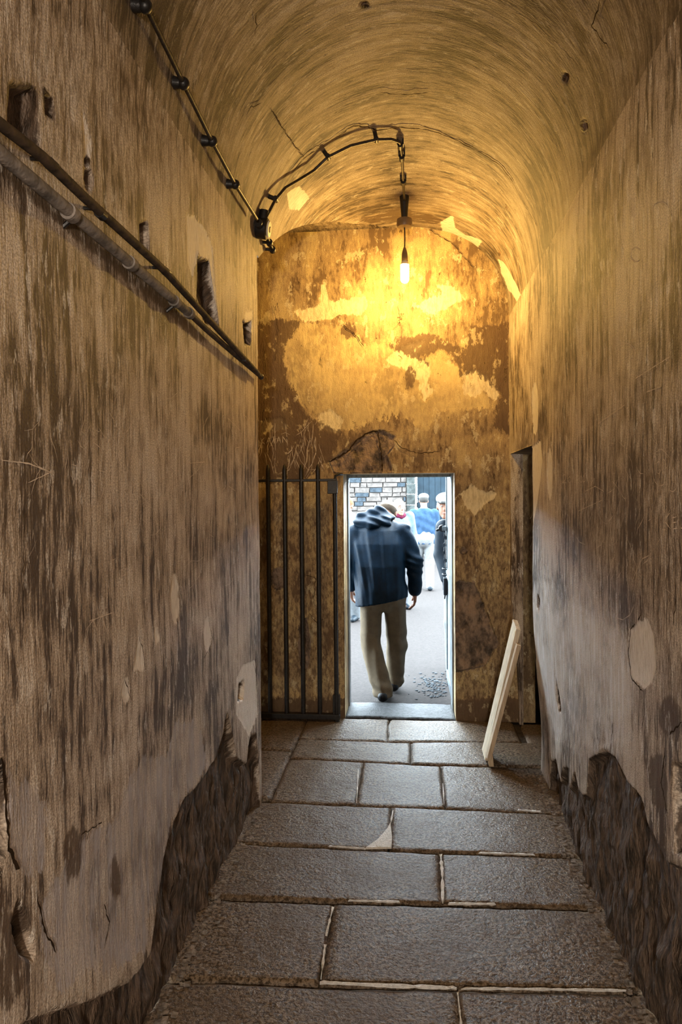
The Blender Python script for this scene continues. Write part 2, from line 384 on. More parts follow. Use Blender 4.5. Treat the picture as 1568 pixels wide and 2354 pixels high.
# ---- right wall with the side doorway near its far end
DY0, DY1, DZ = 4.40, 5.25, 1.98
def right_wall():
    ys = np.concatenate([np.arange(-3.0, 0.9, 0.12), np.arange(0.9, 4.395, 0.008), np.linspace(4.40, 5.25, 90), np.linspace(5.26, 5.36, 8)])
    zs = np.concatenate([np.arange(0, 1.978, 0.008), np.linspace(1.98, 3.0, 110)])
    nu, nv = len(ys), len(zs)
    U = np.repeat(ys[:, None], nv, 1); V = np.repeat(zs[None, :], nu, 0)
    fd = fields(RIGHT, RW, U, V)
    d = relief(fd, U, V, 2) * ss(3.0, 2.93, V)
    lean = 0.055*ss(1.1, 0.1, V)*ss(3.2, 4.3, U)          # the foot of the wall is worn back beside the doorway
    X = XR - d + lean
    Q = quads(nu, nv)
    iu = Q[:, 0] // nv; iv = Q[:, 0] % nv
    keep = ~((ys[iu] > DY0-1e-4) & (ys[iu] < DY1-1e-4) & (zs[iv] < DZ-1e-4))
    Vt = np.stack([X, U, V], -1).reshape(-1, 3); uv = np.stack([U, V], -1).reshape(-1, 2)
    Q = Q[keep]; at = {k: a.ravel() for k, a in fd.items()}
    # reveals: near jamb, far jamb, soffit
    def strip(idx, depth, shift):
        nonlocal Vt, uv, Q
        b = len(Vt); n = len(idx); e = Vt[idx].copy(); e[:, 0] = XR + depth; e += shift
        Vt = np.vstack([Vt, e]); uv = np.vstack([uv, uv[idx] + [depth, 0]])
        for k in at: at[k] = np.concatenate([at[k], at[k][idx]])
        i = np.arange(n-1); Q = np.vstack([Q, np.stack([idx[i], idx[i+1], b+i+1, b+i], -1)])
    c0 = int(np.argmin(abs(ys-DY0))); c1 = int(np.argmin(abs(ys-DY1))); rz = int(np.argmin(abs(zs-DZ)))
    strip(c0*nv + np.arange(rz+1), 0.42, np.array([0, 0.0, 0]))
    strip(c1*nv + np.arange(rz+1), 0.085, np.array([0, 0.0, 0]))
    strip(np.arange(c0, c1+1)*nv + rz, 0.42, np.array([0, 0, -0.02]))
    o = mesh_np('wall_right', Vt, Q, M['wall_r'], uv=uv, attrs=at)
    return struct(o, 'scratched grey and brown plaster wall pierced by a dark side doorway', 'wall')
WR = right_wall()

# ---- barrel vault with the cross vault of the recess cut into its left flank
GA = np.radians([0, 13, 26, 38, 64, 90]); GY = np.array([3.85, 4.13, 4.38, 4.60, 5.06, 5.36])
def vault():
    nph = 200; ph = np.linspace(0, math.pi, nph)
    yend = np.where(ph > math.pi/2, np.interp(math.pi-ph, GA, GY), 5.36)
    k = np.concatenate([np.linspace(0, 1, 26)[:-1]*0, np.linspace(0, 1, 340)])
    base = np.concatenate([np.linspace(-3.0, 0.9, 26)[:-1], np.zeros(340)])
    nk = len(k); far = np.arange(nk) >= 25
    Y = np.where(far[None, :], 0.9 + k[None, :]*(yend[:, None]-0.9), base[None, :])
    PH = np.repeat(ph[:, None], nk, 1); S = PH*VR
    fd = fields(VAULT, VW, Y, S)
    d = relief(fd, Y, S, 4, 0.02) * ss(0, 0.12, np.minimum(PH, math.pi-PH))
    r = VR - d
    X = VX + r*np.cos(PH); Z = VZ + r*np.sin(PH) - 0.09*ss(3.9, 5.0, Y)*np.sin(PH)**2
    V1 = np.stack([X, Y, Z], -1).reshape(-1, 3); Q1 = quads(nph, nk)
    half = np.where(ph >= math.pi/2)[0]; edge = V1.reshape(nph, nk, 3)[half, -1]
    nx = 60; V2 = []; U2 = []
    for e, a in zip(edge, ph[half]):
        for t in np.linspace(0, 1, nx):
            x = e[0]*(1-t) + -1.96*t; V2.append((x, e[1], e[2])); U2.append((x*1.0+9, a*VR))
    V2 = np.array(V2); U2 = np.array(U2)
    V2[:, 2] += fbm(V2[:, 0]*5, V2[:, 1]*5, 3, 8)*0.012*ss(0, 0.1, np.repeat(edge[:, 0], nx)-V2[:, 0])
    Q2 = quads(len(half), nx) + len(V1)
    Vt = np.vstack([V1, V2]); UV = np.vstack([np.stack([Y, S+VZ], -1).reshape(-1, 2), U2])
    at = {kk: np.concatenate([a.ravel(), np.full(len(V2), -0.6)]) for kk, a in fd.items()}
    b = len(Vt)                                            # gable at the far left end of the recess
    g = edge.copy(); g[:, 0] = -1.96; g0 = g.copy(); g0[:, 2] = 2.9
    Vt = np.vstack([Vt, g, g0]); UV = np.vstack([UV, g[:, 1:], g0[:, 1:]])
    for kk in at: at[kk] = np.concatenate([at[kk], np.full(2*len(g), -0.6)])
    i = np.arange(len(g)-1); Q3 = np.stack([b+i, b+i+1, b+len(g)+i+1, b+len(g)+i], -1)
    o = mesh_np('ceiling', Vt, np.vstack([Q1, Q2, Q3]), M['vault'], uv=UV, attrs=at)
    return struct(o, 'brush-streaked plaster barrel vault with a groin on its left flank', 'ceiling')
CE = vault()
def vault_pt(px, py, off=0.003):
    return on_vault(px, py, VR - off)

# ---- back wall with the doorway
OX0, OX1, OZ = -0.49, 0.34, 1.85
def back_wall():
    xs = np.concatenate([np.arange(-2.0, OX0-0.005, 0.01), np.linspace(OX0, OX1, 84), np.arange(OX1+0.01, 0.92, 0.01)])
    zs = np.concatenate([np.arange(0, OZ-0.005, 0.01), np.linspace(OZ, 3.87, 200)])
    nu, nv = len(xs), len(zs)
    U = np.repeat(xs[:, None], nv, 1); V = np.repeat(zs[None, :], nu, 0)
    fd = fields(BACK, BW, U, V); d = relief(fd, U, V, 6, 0.014)
    d = d + 0.012*ss(0.19, 0.15, V)                         # tarred skirting stands slightly proud
    Y = YB - d
    Vt = np.stack([U, Y, V], -1).reshape(-1, 3); uv = np.stack([U, V], -1).reshape(-1, 2)
    Q = quads(nu, nv); iu = Q[:, 0] // nv; iv = Q[:, 0] % nv
    keep = ~((xs[iu] > OX0-1e-4) & (xs[iu] < OX1-1e-4) & (zs[iv] < OZ-1e-4)); Q = Q[keep]
    at = {k: a.ravel() for k, a in fd.items()}
    c0 = int(np.argmin(abs(xs-OX0))); c1 = int(np.argmin(abs(xs-OX1))); rz = int(np.argmin(abs(zs-OZ)))
    for idx in (c0*nv + np.arange(rz+1), c1*nv + np.arange(rz+1), np.arange(c0, c1+1)*nv + rz):
        b = len(Vt); n = len(idx); rows = [idx]
        for j in range(1, 9):
            e = Vt[idx].copy(); e[:, 1] = e[:, 1]*(1-j/8) + YO*j/8
            uv = np.vstack([uv, uv[idx] + [0.05*j, 0.05*j]]); 
            for k in at: at[k] = np.concatenate([at[k], np.full(n, -0.6)])
            rows.append(np.arange(len(Vt), len(Vt)+n)); Vt = np.vstack([Vt, e])
        i = np.arange(n-1)
        for a, c in zip(rows[:-1], rows[1:]): Q = np.vstack([Q, np.stack([a[i], a[i+1], c[i+1], c[i]], -1)])
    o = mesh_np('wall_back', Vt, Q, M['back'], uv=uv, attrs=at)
    return struct(o, 'ochre end wall with peeling plaster around a low doorway', 'wall')
WB = back_wall()

# ---- outer shell of the building (facade with the doorway, roof, sides, rear)
mb = MB()
A, B_, T = -5.0, 5.0, 4.6
mb.add([(A,YO,-.05),(OX0,YO,-.05),(OX0,YO,OZ),(OX0,YO,T),(A,YO,T),(A,YO,OZ),(OX1,YO,OZ),(OX1,YO,T),(OX1,YO,-.05),(B_,YO,-.05),(B_,YO,OZ),(B_,YO,T)],
       [(0,1,2,5),(5,2,3,4),(2,6,7,3),(8,9,10,6),(6,10,11,7)])
mb.add([(A,-3.2,-.05),(B_,-3.2,-.05),(B_,-3.2,T),(A,-3.2,T),(A,YO,-.05),(B_,YO,-.05),(B_,YO,T),(A,YO,T)], [(0,1,2,3),(3,2,6,7),(0,3,7,4),(1,5,6,2)])
struct(mb.build('wall_facade', M['facade']), 'outer masonry shell of the prison building', 'wall')
rw = MB().box((-1.0, -1.72, 0), (1.0, -1.6, 3.9)).build('wall_rear', M['void']); struct(rw, 'dark wall closing the corridor behind', 'wall')
# ---- dark side room behind the right doorway
mb = MB()
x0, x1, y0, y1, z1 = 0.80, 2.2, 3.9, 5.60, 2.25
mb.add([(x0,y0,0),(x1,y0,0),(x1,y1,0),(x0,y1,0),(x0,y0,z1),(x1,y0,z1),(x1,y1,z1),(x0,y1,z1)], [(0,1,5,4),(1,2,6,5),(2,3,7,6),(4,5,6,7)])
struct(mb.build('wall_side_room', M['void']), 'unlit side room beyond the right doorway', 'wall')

# ------------------------------------------------------------------ floor: bed + flagstones
fl = MB().box((-2.0, -3.1, -0.12), (2.3, YO, -0.022)).build('floor', M['dirt'])
struct(fl, 'worn granite flagstone floor with dark and mortared joints', 'floor')
def jl(pts):
    P = [on(2, 0.0, *p) for p in pts]; P.sort(key=lambda q: q[0]); xs = [p[0] for p in P]; ys = [p[1] for p in P]
    k = (ys[-1]-ys[0])/(xs[-1]-xs[0])
    return lambda x: float(np.interp(x, xs, ys)) + (0 if xs[0] <= x <= xs[-1] else (0.4*k*(x-xs[0]) if x < xs[0] else 0.4*k*(x-xs[-1])))
J = [lambda x: -3.0, lambda x: 1.1, lambda x: 1.75,
     jl([(418,2254),(731,2260),(1053,2272),(1452,2277)]), jl([(508,2066),(763,2074),(1021,2076),(1358,2089)]),
     jl([(563,1938),(763,1945),(1006,1960),(1295,1968)]), jl([(626,1844),(825,1851),(1029,1858),(1256,1870)]),
     jl([(614,1739),(833,1749),(1021,1759),(1123,1759)]), jl([(690,1698),(947,1706),(1123,1703)]), lambda x: YB-0.005, lambda x: YO+0.005]
def jx(p): return float(on(2, 0.0, *p)[0])
XLs, XRs = -0.92, 0.86
CUT = [[0.0], [-0.2], [jx((1058,2310))], [jx((750,2165))], [jx((1015,2015))], [jx((897,1900))], [jx((827,1800)), jx((1018,1805))], [jx((944,1730))], [jx((892,1678))], []]
def slab(corner, top=0.0, thick=0.09, seed=0, gap=0.0025, nx=44, ny=26, mat=None):
    (ax, ay), (bx, by), (cx, cy), (dx, dy) = corner       # near-left, near-right, far-right, far-left
    u = np.linspace(0, 1, nx)[:, None]; v = np.linspace(0, 1, ny)[None, :]
    X = (ax*(1-u)+bx*u)*(1-v) + (dx*(1-u)+cx*u)*v; Y = (ay*(1-u)+by*u)*(1-v) + (dy*(1-u)+cy*u)*v
    L = math.hypot(bx-ax, by-ay); H = math.hypot(dx-ax, dy-ay)
    eu = np.minimum(u, 1-u)*L + 0*v; ev = np.minimum(v, 1-v)*H + 0*u
    ed = np.minimum(eu, ev)
    wob = fbm(X*14, Y*14, 4, seed)*0.016
    Z = top - 0.012*ss(0.016, 0.0, ed + wob) + fbm(X*3, Y*3, 3, seed+1)*0.010 + fbm(X*22, Y*22, 3, seed+2)*0.006
    cxm, cym = X.mean(), Y.mean(); k = gap
    X = X + np.sign(cxm-X)*k*np.exp(-eu/0.02) + fbm(Y*13, X*3, 3, seed)*0.014*np.exp(-eu/0.03)
    Y = Y + np.sign(cym-Y)*k*np.exp(-ev/0.02) + fbm(X*13, Y*3, 3, seed+4)*0.014*np.exp(-ev/0.03)
    V1 = np.stack([X, Y, Z], -1).reshape(-1, 3); Q = quads(nx, ny)
    ring = [i*ny for i in range(nx)] + [(nx-1)*ny + j for j in range(1, ny)] + [i*ny+ny-1 for i in range(nx-2, -1, -1)] + [j for j in range(ny-2, 0, -1)]
    low = V1[ring].copy(); low[:, 2] = top - thick; b = len(V1)
    n = len(ring); S = np.array([[ring[i], b+i, b+(i+1) % n, ring[(i+1) % n]] for i in range(n)])
    return mesh_np('flagstone', np.vstack([V1, low]), np.vstack([Q, S]), mat or M['granite'], fl)
sd = 0
SLABS = []
for r in range(len(J)-1):
    lo, hi = J[r], J[r+1]
    xl, xr = XLs, XRs
    if r == len(J)-2: xl, xr = OX0-0.01, OX1+0.01
    if r in (6, 7, 8): xl = jx((650, 1775))
    if r == 8: xr = 0.76
    xs = [xl] + CUT[r] + [xr]
    for a, b in zip(xs[:-1], xs[1:]):
        slab([(a, lo(a)), (b, lo(b)), (b, hi(b)), (a, hi(a))], 0.0 if r != len(J)-2 else 0.012, seed=sd, mat=M['threshold'] if r == len(J)-2 else None); sd += 1
for (a, b, y0, y1) in ((-1.95, jx((650,1775)), 3.86, 4.62), (-1.95, jx((650,1775)), 4.62, 5.31), (0.80, 1.5, 4.3, 5.3), (1.5, 2.2, 4.3, 5.3)):
    slab([(a, y0), (b, y0), (b, y1), (a, y1)], seed=sd); sd += 1
# mortar smears in the joints
def smear(name, poly, h=0.007):
    P = [on(2, 0.004, *p) for p in poly]; n = len(P)
    V_ = [(p[0], p[1], 0.001) for p in P] + [(p[0]*0.94+sum(q[0] for q in P)/n*0.06, p[1]*0.94+sum(q[1] for q in P)/n*0.06, h) for p in P]
    m_ = MB().add(V_, [tuple(range(n-1, -1, -1)), tuple(range(n, 2*n))] + [(i, (i+1) % n, n+(i+1) % n, n+i) for i in range(n)])
    return m_.build('mortar', M['mortar'], fl)
rnd = random.Random(3)
def joint_line(pts, w0, w1, steps=14):
    L = []; Rr = []
    for i in range(steps+1):
        t = i/steps*(len(pts)-1); k = min(int(t), len(pts)-2); f = t-k
        x = pts[k][0]*(1-f)+pts[k+1][0]*f; y = pts[k][1]*(1-f)+pts[k+1][1]*f
        dx, dy = pts[k+1][0]-pts[k][0], pts[k+1][1]-pts[k][1]; l = math.hypot(dx, dy); nx_, ny_ = -dy/l, dx/l
        w = (w0+(w1-w0)*i/steps)*rnd.uniform(0.05, 0.8)
        L.append((x+nx_*w, y+ny_*w)); Rr.append((x-nx_*w, y-ny_*w))
    return L + Rr[::-1]
smear('m', [(898,1890),(902,1925),(900,1950),(838,1951),(868,1930),(890,1905)])
smear('m', joint_line([(904,1862),(898,1895)], 4, 5, 6))
smear('m', joint_line([(1013,1962),(1017,2010),(1018,2076)], 6, 7))
smear('m', joint_line([(766,2084),(750,2150)], 5, 4, 8)); smear('m', joint_line([(748,2170),(738,2250)], 5, 4, 8))
smear('m', joint_line([(735,2258),(900,2266),(1050,2271)], 5, 5, 22)); smear('m', joint_line([(1060,2272),(1250,2274),(1450,2277)], 3, 3, 22))
smear('m', joint_line([(800,2070),(920,2073)], 3, 3, 12)); smear('m', joint_line([(1030,2077),(1140,2078)], 4, 3, 12))
smear('m', joint_line([(755,1945),(840,1951)], 2, 3, 8)); smear('m', joint_line([(1100,1960),(1230,1965)], 3, 2, 10)); smear('m', joint_line([(1052,2280),(1060,2354)], 5, 5, 8))
smear('m', joint_line([(824,1765),(820,1845)], 3, 3, 8)); smear('m', joint_line([(1190,1862),(1245,1866)], 3, 2, 6)); smear('m', joint_line([(1018,1800),(1021,1850)], 3, 3, 6))

# rubble crumbled along the wall feet
def rubble(name, pts, n, seed, parent, sgn):
    rr = np.random.RandomState(seed); mbb = MB()
    for i in range(n):
        y = rr.uniform(1.6, 4.3 if sgn > 0 else 3.7); s = rr.uniform(0.003, 0.010)*(0.6+rr.rand())
        x = (XR+0.01 if sgn > 0 else XL-0.01) - sgn*abs(rr.normal(0, 0.022)) + (0.03*ss(3.2, 4.3, y) if sgn > 0 else 0)
        P = []
        for sx, sy, sz in ((-1,-1,0),(1,-1,0),(1,1,0),(-1,1,0),(-1,-1,1),(1,-1,1),(1,1,1),(-1,1,1)):
            P.append((x+sx*s*rr.uniform(.5,1), y+sy*s*rr.uniform(.5,1), -0.004+sz*s*rr.uniform(.5,1.2)))
        mbb.hexa(P)
    o = mbb.build(name, M['rubble'], parent); o['kind'] = 'stuff'; return o
M['rubble'] = simple('wall_rubble', (0.17, 0.14, 0.115), 0.95, 0.15, var=0.5, scale=30, bump=0.004)
rubble('rubble', None, 520, 1, WR, 1); rubble('rubble', None, 360, 2, WL, -1)

# ------------------------------------------------------------------ cracks and scratches (thin ribbons lying on the plaster)
def ribbon(mbb, pts, nrm, w, jit=0.0, seg=0.02, seed=0):
    rr = random.Random(seed); P = [np.array(p) for p in pts]; out = []
    for a, b in zip(P[:-1], P[1:]):
        n = max(1, int(np.linalg.norm(b-a)/seg))
        for i in range(n): out.append(a + (b-a)*i/n)
    out.append(P[-1]); V_ = []; Fc = []
    for i, p in enumerate(out):
        d = out[min(i+1, len(out)-1)] - out[max(i-1, 0)]; d = d/(np.linalg.norm(d)+1e-9)
        N_ = nrm(p) if callable(nrm) else np.array(nrm, float)
        s = np.cross(d, N_); s /= np.linalg.norm(s)+1e-9
        j = rr.uniform(-jit, jit); ww = w*rr.uniform(0.35, 1.0)*(0.25 if i in (0, len(out)-1) else 1)
        V_ += [p + s*(j+ww/2), p + s*(j-ww/2)]
    for i in range(len(out)-1): Fc.append((2*i, 2*i+1, 2*i+3, 2*i+2))
    mbb.add(V_, Fc)
def vn(p): v = np.array([VX-p[0], 0, VZ-p[2]]); return v/np.linalg.norm(v) if p[2] > VZ else np.array([np.sign(VX-p[0]), 0, 0])
def crack_v(pts, w, seed, jit=0.006):
    m_ = MB(); ribbon(m_, [on_vault(x, y, VR-0.008) for x, y in pts], vn, w, jit, 0.018, seed); return m_.build('crack', M['crack'], CE)
crack_v([(672,395),(700,362),(760,325),(812,288),(845,292),(868,300),(918,292),(985,298),(1040,318),(1100,348),(1150,380),(1180,420)], 0.011, 1)
crack_v([(1180,420),(1205,470),(1235,520)], 0.005, 2)
crack_v([(700,360),(680,340),(640,280),(622,250)], 0.005, 3); crack_v([(870,212),(930,218),(985,212)], 0.008, 4)
crack_v([(590,30),(588,80)], 0.005, 5); crack_v([(1380,0),(1360,60),(1400,110)], 0.006, 6); crack_v([(1170,20),(1240,60),(1330,150)], 0.004, 7)
crack_v([(565,270),(578,245),(600,238)], 0.007, 8)
def crack_b(pts, w, seed, jit=0.005):
    m_ = MB(); ribbon(m_, [on(1, YB-0.012, x, y) for x, y in pts], (0, -1, 0), w, jit, 0.015, seed); return m_.build('crack', M['crack'], WB)
crack_b([(756,1062),(800,1038),(822,1010),(848,993),(868,990)], 0.016, 1); crack_b([(868,990),(875,1030),(880,1085)], 0.012, 2)
crack_b([(868,990),(905,992)], 0.005, 3); crack_b([(786,745),(820,772),(838,798)], 0.007, 4); crack_b([(632,830),(640,760),(628,700)], 0.004, 5)
crack_b([(905,1010),(920,1028),(960,1042),(1010,1038)], 0.006, 6); crack_b([(698,1320),(725,1330),(720,1390)], 0.006, 7); crack_b([(710,1410),(735,1440)], 0.005, 8)
crack_b([(986,528),(1040,560),(1089,617)], 0.006, 9); crack_b([(600,1000),(612,870),(605,790)], 0.004, 10); crack_b([(915,700),(920,740),(900,760)], 0.003, 11)
def crack_l(pts, w, seed):
    m_ = MB(); ribbon(m_, [left_pt(x, y, 0.003) for x, y in pts], (1, 0, 0), w, 0.003, 0.012, seed); return m_.build('crack', M['crack'], WL)
crack_l([(410,1320),(418,1375),(414,1440)], 0.004, 1); crack_l([(480,1425),(488,1470),(466,1515)], 0.004, 2); crack_l([(318,1463),(330,1500),(331,1540)], 0.004, 3)
crack_l([(580,1515),(592,1560),(594,1640)], 0.006, 4); crack_l([(285,1560),(302,1610)], 0.004, 5); crack_l([(0,1740),(12,1800),(16,1950),(40,2000)], 0.012, 6)
crack_l([(85,2060),(100,2130),(130,2190)], 0.008, 7); crack_l([(240,2080),(252,2120),(240,2180)], 0.007, 8); crack_l([(185,1920),(235,1890)], 0.004, 9); crack_l([(52,1150),(53,1350),(50,1500)], 0.003, 10)
def right_pt(px, py, off=0.003):
    q = on(0, XR, px, py); u = np.array([[q[1]]]); v = np.array([[q[2]]])
    d = float(relief(fields(RIGHT, RW, u, v), u, v, 2)[0, 0])
    q[0] += -max(d, -0.004) - off + 0.055*float(ss(1.1, 0.1, q[2]))*float(ss(3.2, 4.3, q[1])); return q
def crack_r(pts, w, seed):
    m_ = MB(); ribbon(m_, [right_pt(x, y, 0.003) for x, y in pts], (-1, 0, 0), w, 0.003, 0.012, seed); return m_.build('crack', M['crack'], WR)
crack_r([(1477,1370),(1478,1415),(1450,1445),(1444,1500),(1452,1560),(1478,1590)], 0.007, 1); crack_r([(1298,1390),(1306,1440)], 0.004, 2)
crack_r([(1408,1660),(1402,1740)], 0.008, 3); crack_r([(1272,1510),(1270,1580),(1280,1640)], 0.004, 4); crack_r([(1560,1370),(1552,1440)], 0.006, 5)
crack_r([(1530,1720),(1520,1800),(1534,1870)], 0.008, 6); crack_r([(1476,1590),(1482,1640),(1475,1680)], 0.004, 7); crack_r([(1303,1765),(1300,1800)], 0.006, 8); crack_r([(1540,1690),(1568,1660)], 0.008, 9)
# scratched names and marks
def scr(wall, name, lines, fn, nrm, w, label=None):
    m_ = MB()
    for i, l in enumerate(lines): ribbon(m_, [fn(*p) for p in l], nrm, w, 0.0006, 0.01, i)
    o = m_.build(name, M['scratch'], wall)
    if label: o['label'] = label
    return o
rp = lambda x, y: right_pt(x, y, 0.0015); lp = lambda x, y: left_pt(x, y, 0.0015); bp = lambda x, y: on(1, YB-0.012, x, y)
scr(WR, 'scratched_letters', [[(1531,1180),(1534,1214)], [(1546,1178),(1533,1197),(1548,1216)], [(1560,1188),(1552,1190),(1553,1216),(1562,1214)], [(1552,1202),(1560,1200)], [(1568,1188),(1569,1214),(1578,1212)]], rp, (-1, 0, 0), 0.005, 'scratched capitals KEL')
def circ(cx, cy, rx, ry, a0=0, a1=360): return [(cx+rx*math.cos(R(a)), cy+ry*math.sin(R(a))) for a in np.linspace(a0, a1, 18)]
scr(WR, 'scratched_letters', [circ(1521,1075,20,42, 20, 330), circ(1550,1090,14,40, -60, 240), circ(1516,1075,5,14), circ(1528,1072,5,16), [(1500,1070),(1504,1090)], circ(1440,815,22,26,150,400),
    circ(1462,585,12,16,40,320), [(1415,925),(1520,890)], [(1375,975),(1440,930)], [(1465,870),(1540,820)], circ(1520,490,20,26,180,330)], rp, (-1, 0, 0), 0.0035)
scr(WR, 'scratched_letters', [circ(1298,1098,3,7,150,400)+[(1294,1110),(1303,1110)], circ(1310,1103,4,7), [(1317,1097),(1318,1111)], [(1322,1110),(1323,1111)], circ(1328,1098,3,6,150,400)+[(1325,1110),(1331,1109)], circ(1336,1102,3,7), circ(1343,1101,3,7), [(1349,1095),(1350,1110)],
    [(1318,1160),(1325,1130),(1332,1158)], [(1345,1130),(1370,1118),(1390,1130)], [(1330,1175),(1385,1150)]], rp, (-1, 0, 0), 0.003, 'scratched date 201.2001')
scr(WB, 'scratched_letters', [[(600,1006),(602,1021)], [(608,1006),(601,1014),(609,1021)], [(613,1020),(618,1005),(623,1020)], [(615,1014),(621,1014)], [(624,1005),(634,1004)], [(629,1005),(630,1020)], [(636,1019),(641,1004),(646,1019)], [(638,1013),(644,1013)], [(650,1018),(650,1003),(659,1017),(660,1002)]], bp, (0, -1, 0), 0.006, 'scratched capitals KATAN')
scr(WL, 'scratched_letters', [[(196,1450),(215,1425),(225,1450)], [(225,1440),(236,1412),(245,1450)], [(238,1410),(240,1480)], [(195,1478),(205,1440)], [(205,1428),(260,1408)], [(252,1432),(246,1452)]], lp, (1, 0, 0), 0.004)
scr(WL, 'scratched_letters', [[(0,1058),(60,1065),(118,1088)], [(60,1110),(120,1082)], [(160,1068),(245,1085)], [(190,1010),(200,980),(215,1020)], [(180,990),(230,1030)], [(430,1065),(470,1062)], [(540,1030),(580,1020)], [(520,960),(550,990)]], lp, (1, 0, 0), 0.0035)
def marks(wall, fn, nrm, x0, x1, y0, y1, n, seed, w):
    rr = random.Random(seed); m_ = MB()
    for i in range(n):
        x, y = rr.uniform(x0, x1), rr.uniform(y0, y1); l = rr.uniform(6, 34); a = rr.gauss(90, 32)
        pts = [(x, y)]
        for k in range(rr.randint(1, 3)):
            x += l*math.cos(R(a))*0.6; y += l*math.sin(R(a)); a += rr.uniform(-40, 40); pts.append((x, y))
        ribbon(m_, [fn(*p) for p in pts], nrm, w*rr.uniform(0.5, 1.2), 0.0004, 0.02, i)
    o = m_.build('scratches', M['scratch'], wall); o['kind'] = 'stuff'
marks(WL, lp, (1, 0, 0), 60, 585, 880, 1320, 150, 4, 0.0028); marks(WR, rp, (-1, 0, 0), 1225, 1560, 1000, 1420, 170, 5, 0.003)
marks(WB, bp, (0, -1, 0), 600, 740, 960, 1060, 60, 6, 0.005)

# ------------------------------------------------------------------ pipes on the left wall
def pipe(name, px, r, off, mat, label):
    P = [on(0, XL+off, *p) for p in px]; o0 = P[0]
    t = thing(name, o0, label, 'pipe')
    MB(o0).tube(P, r, 14).build('tube', mat, t, True); return t, P, o0
t, P, o0 = pipe('water_pipe', [(-60,236),(0,285),(99,362),(190,450),(300,550),(380,624),(474,728),(593,858)], 0.012, 0.047, M['rust'], 'thin rusty brown pipe running above the thicker one along the left wall')
for q in [(118,380),(232,492),(382,626),(560,824)]:
    c = on(0, XL+0.045, *q); m_ = MB(o0)
    m_.tube([c+np.array([0,-0.012,0]), c+np.array([0,0.012,0])], 0.0135, 12); m_.tube([c+np.array([0,0,0.012]), (XL-0.01, c[1], c[2]+0.018)], 0.005, 8); m_.build('bracket', M['iron'], t, True)
t, P, o0 = pipe('water_pipe', [(-60,302),(0,352),(99,435),(198,518),(308,612),(435,720)], 0.015, 0.03, M['oldpipe'], 'thick limewashed grey pipe with collars under the thin rusty pipe')
P2 = [on(0, XL+0.03, *q) for q in [(435,720),(474,757),(540,815),(600,866)]]
MB(o0).tube(P2, 0.0115, 14).build('tube', M['rust'], t, True)
for q in [(435,720),(402,693),(300,606),(162,490)]:
    c = on(0, XL+0.03, *q); e = on(0, XL+0.03, q[0]+14, q[1]+12); d = (e-c)/np.linalg.norm(e-c)
    MB(o0).tube([c-d*0.014, c+d*0.014], 0.0195, 14).build('collar', M['oldpipe'], t, True)
for q in [(172,498),(402,700)]:
    c = on(0, XL+0.03, *q); MB(o0).tube([c, (XL-0.01, c[1], c[2]-0.03)], 0.006, 8).build('hook', M['iron'], t, True)
c = on(0, XL+0.03, 600, 866); MB(o0).ball(c, 0.016).build('end_cap', M['iron'], t, True)

# ------------------------------------------------------------------ conduits, junction box, lamp
OFF = 0.040
def cable(name, px, r, label, clamps, off=OFF, cat='conduit'):
    P = [on_vault(x, y, VR-off) for x, y in px]; o0 = P[0]; t = thing(name, o0, label, cat)
    S = []                                                   # subdivide and keep on the vault
    for a, b in zip(P[:-1], P[1:]):
        for i in range(6): S.append(a+(b-a)*i/6)
    S.append(P[-1]); MB(o0).tube(S, r, 10).build('conduit', M['conduit'], t, True)
    for x, y in clamps:
        c = on_vault(x, y, VR-off); n_ = vn(c); m_ = MB(o0)
        m_.ball(c, 0.021, 12, 8); m_.tube([c, c-n_*(off+0.012)], [0.016, 0.024], 12); m_.build('saddle', M['iron'], t, True)
    return t, o0
cable('cable_conduit', [(322,-20),(335,14),(422,192),(488,325),(541,424),(590,503)], 0.0085, 'straight dark conduit with round saddles along the left flank of the vault', [(334,14),(422,192),(488,325),(541,424)])
t, o0 = cable('cable_conduit', [(612,500),(634,458),(656,432),(690,412),(722,392),(754,361),(806,335),(865,321),(900,320),(919,327)], 0.0085, 'curved dark conduit climbing from the junction box to the crown', [])
for q in [(634,458),(754,361),(865,321)]:
    c = on_vault(q[0], q[1], VR-OFF); n_ = vn(c); m_ = MB(o0)
    m_.tube([c+np.array([0,-.017,0]), c+np.array([0,.017,0])], 0.014, 10); m_.tube([c, c-n_*(OFF+0.012)], 0.012, 10); m_.build('clip', M['iron'], t, True)
# crown run towards the lamp
LY = 4.80
pz = lambda px, py, off: np.array([on_vault(px, py, VR-off)[0], on_vault(px, py, VR-off)[1], on_vault(px, py, VR-off)[2]])
q0 = on_vault(919, 327, VR-OFF)
run = [q0, q0+np.array([0.004, 0.08, 0.004])] + [np.array([-0.035+0.02*0, y, VZ+VR-0.09*float(ss(3.9,5.0,y))-OFF]) for y in np.linspace(4.25, LY-0.03, 8)]
run[2:] = [np.array([q0[0]+0.006+(on(1, LY, 928, 500)[0]-q0[0])*(p[1]-q0[1])/(LY-q0[1]), p[1], p[2]]) for p in run[2:]]
t = thing('cable_conduit', q0, 'straight conduit on the crown of the vault leading to the lamp', 'conduit')
MB(q0).tube(run, 0.0075, 10).build('conduit', M['conduit'], t, True)
for y in (q0[1]+0.05, q0[1]+0.16, q0[1]+0.42, q0[1]+0.80):
    x = float(np.interp(y, [p[1] for p in run], [p[0] for p in run])); z = float(np.interp(y, [p[1] for p in run], [p[2] for p in run]))
    m_ = MB(q0); m_.tube([(x,y-.02,z),(x,y+.02,z)], 0.0165, 12); m_.box((x-0.02,y-.02,z), (x-0.011,y+.02,z+OFF+0.02)); m_.box((x+0.011,y-.02,z), (x+0.02,y+.02,z+OFF+0.02)); m_.build('coupling', M['iron'], t, True)
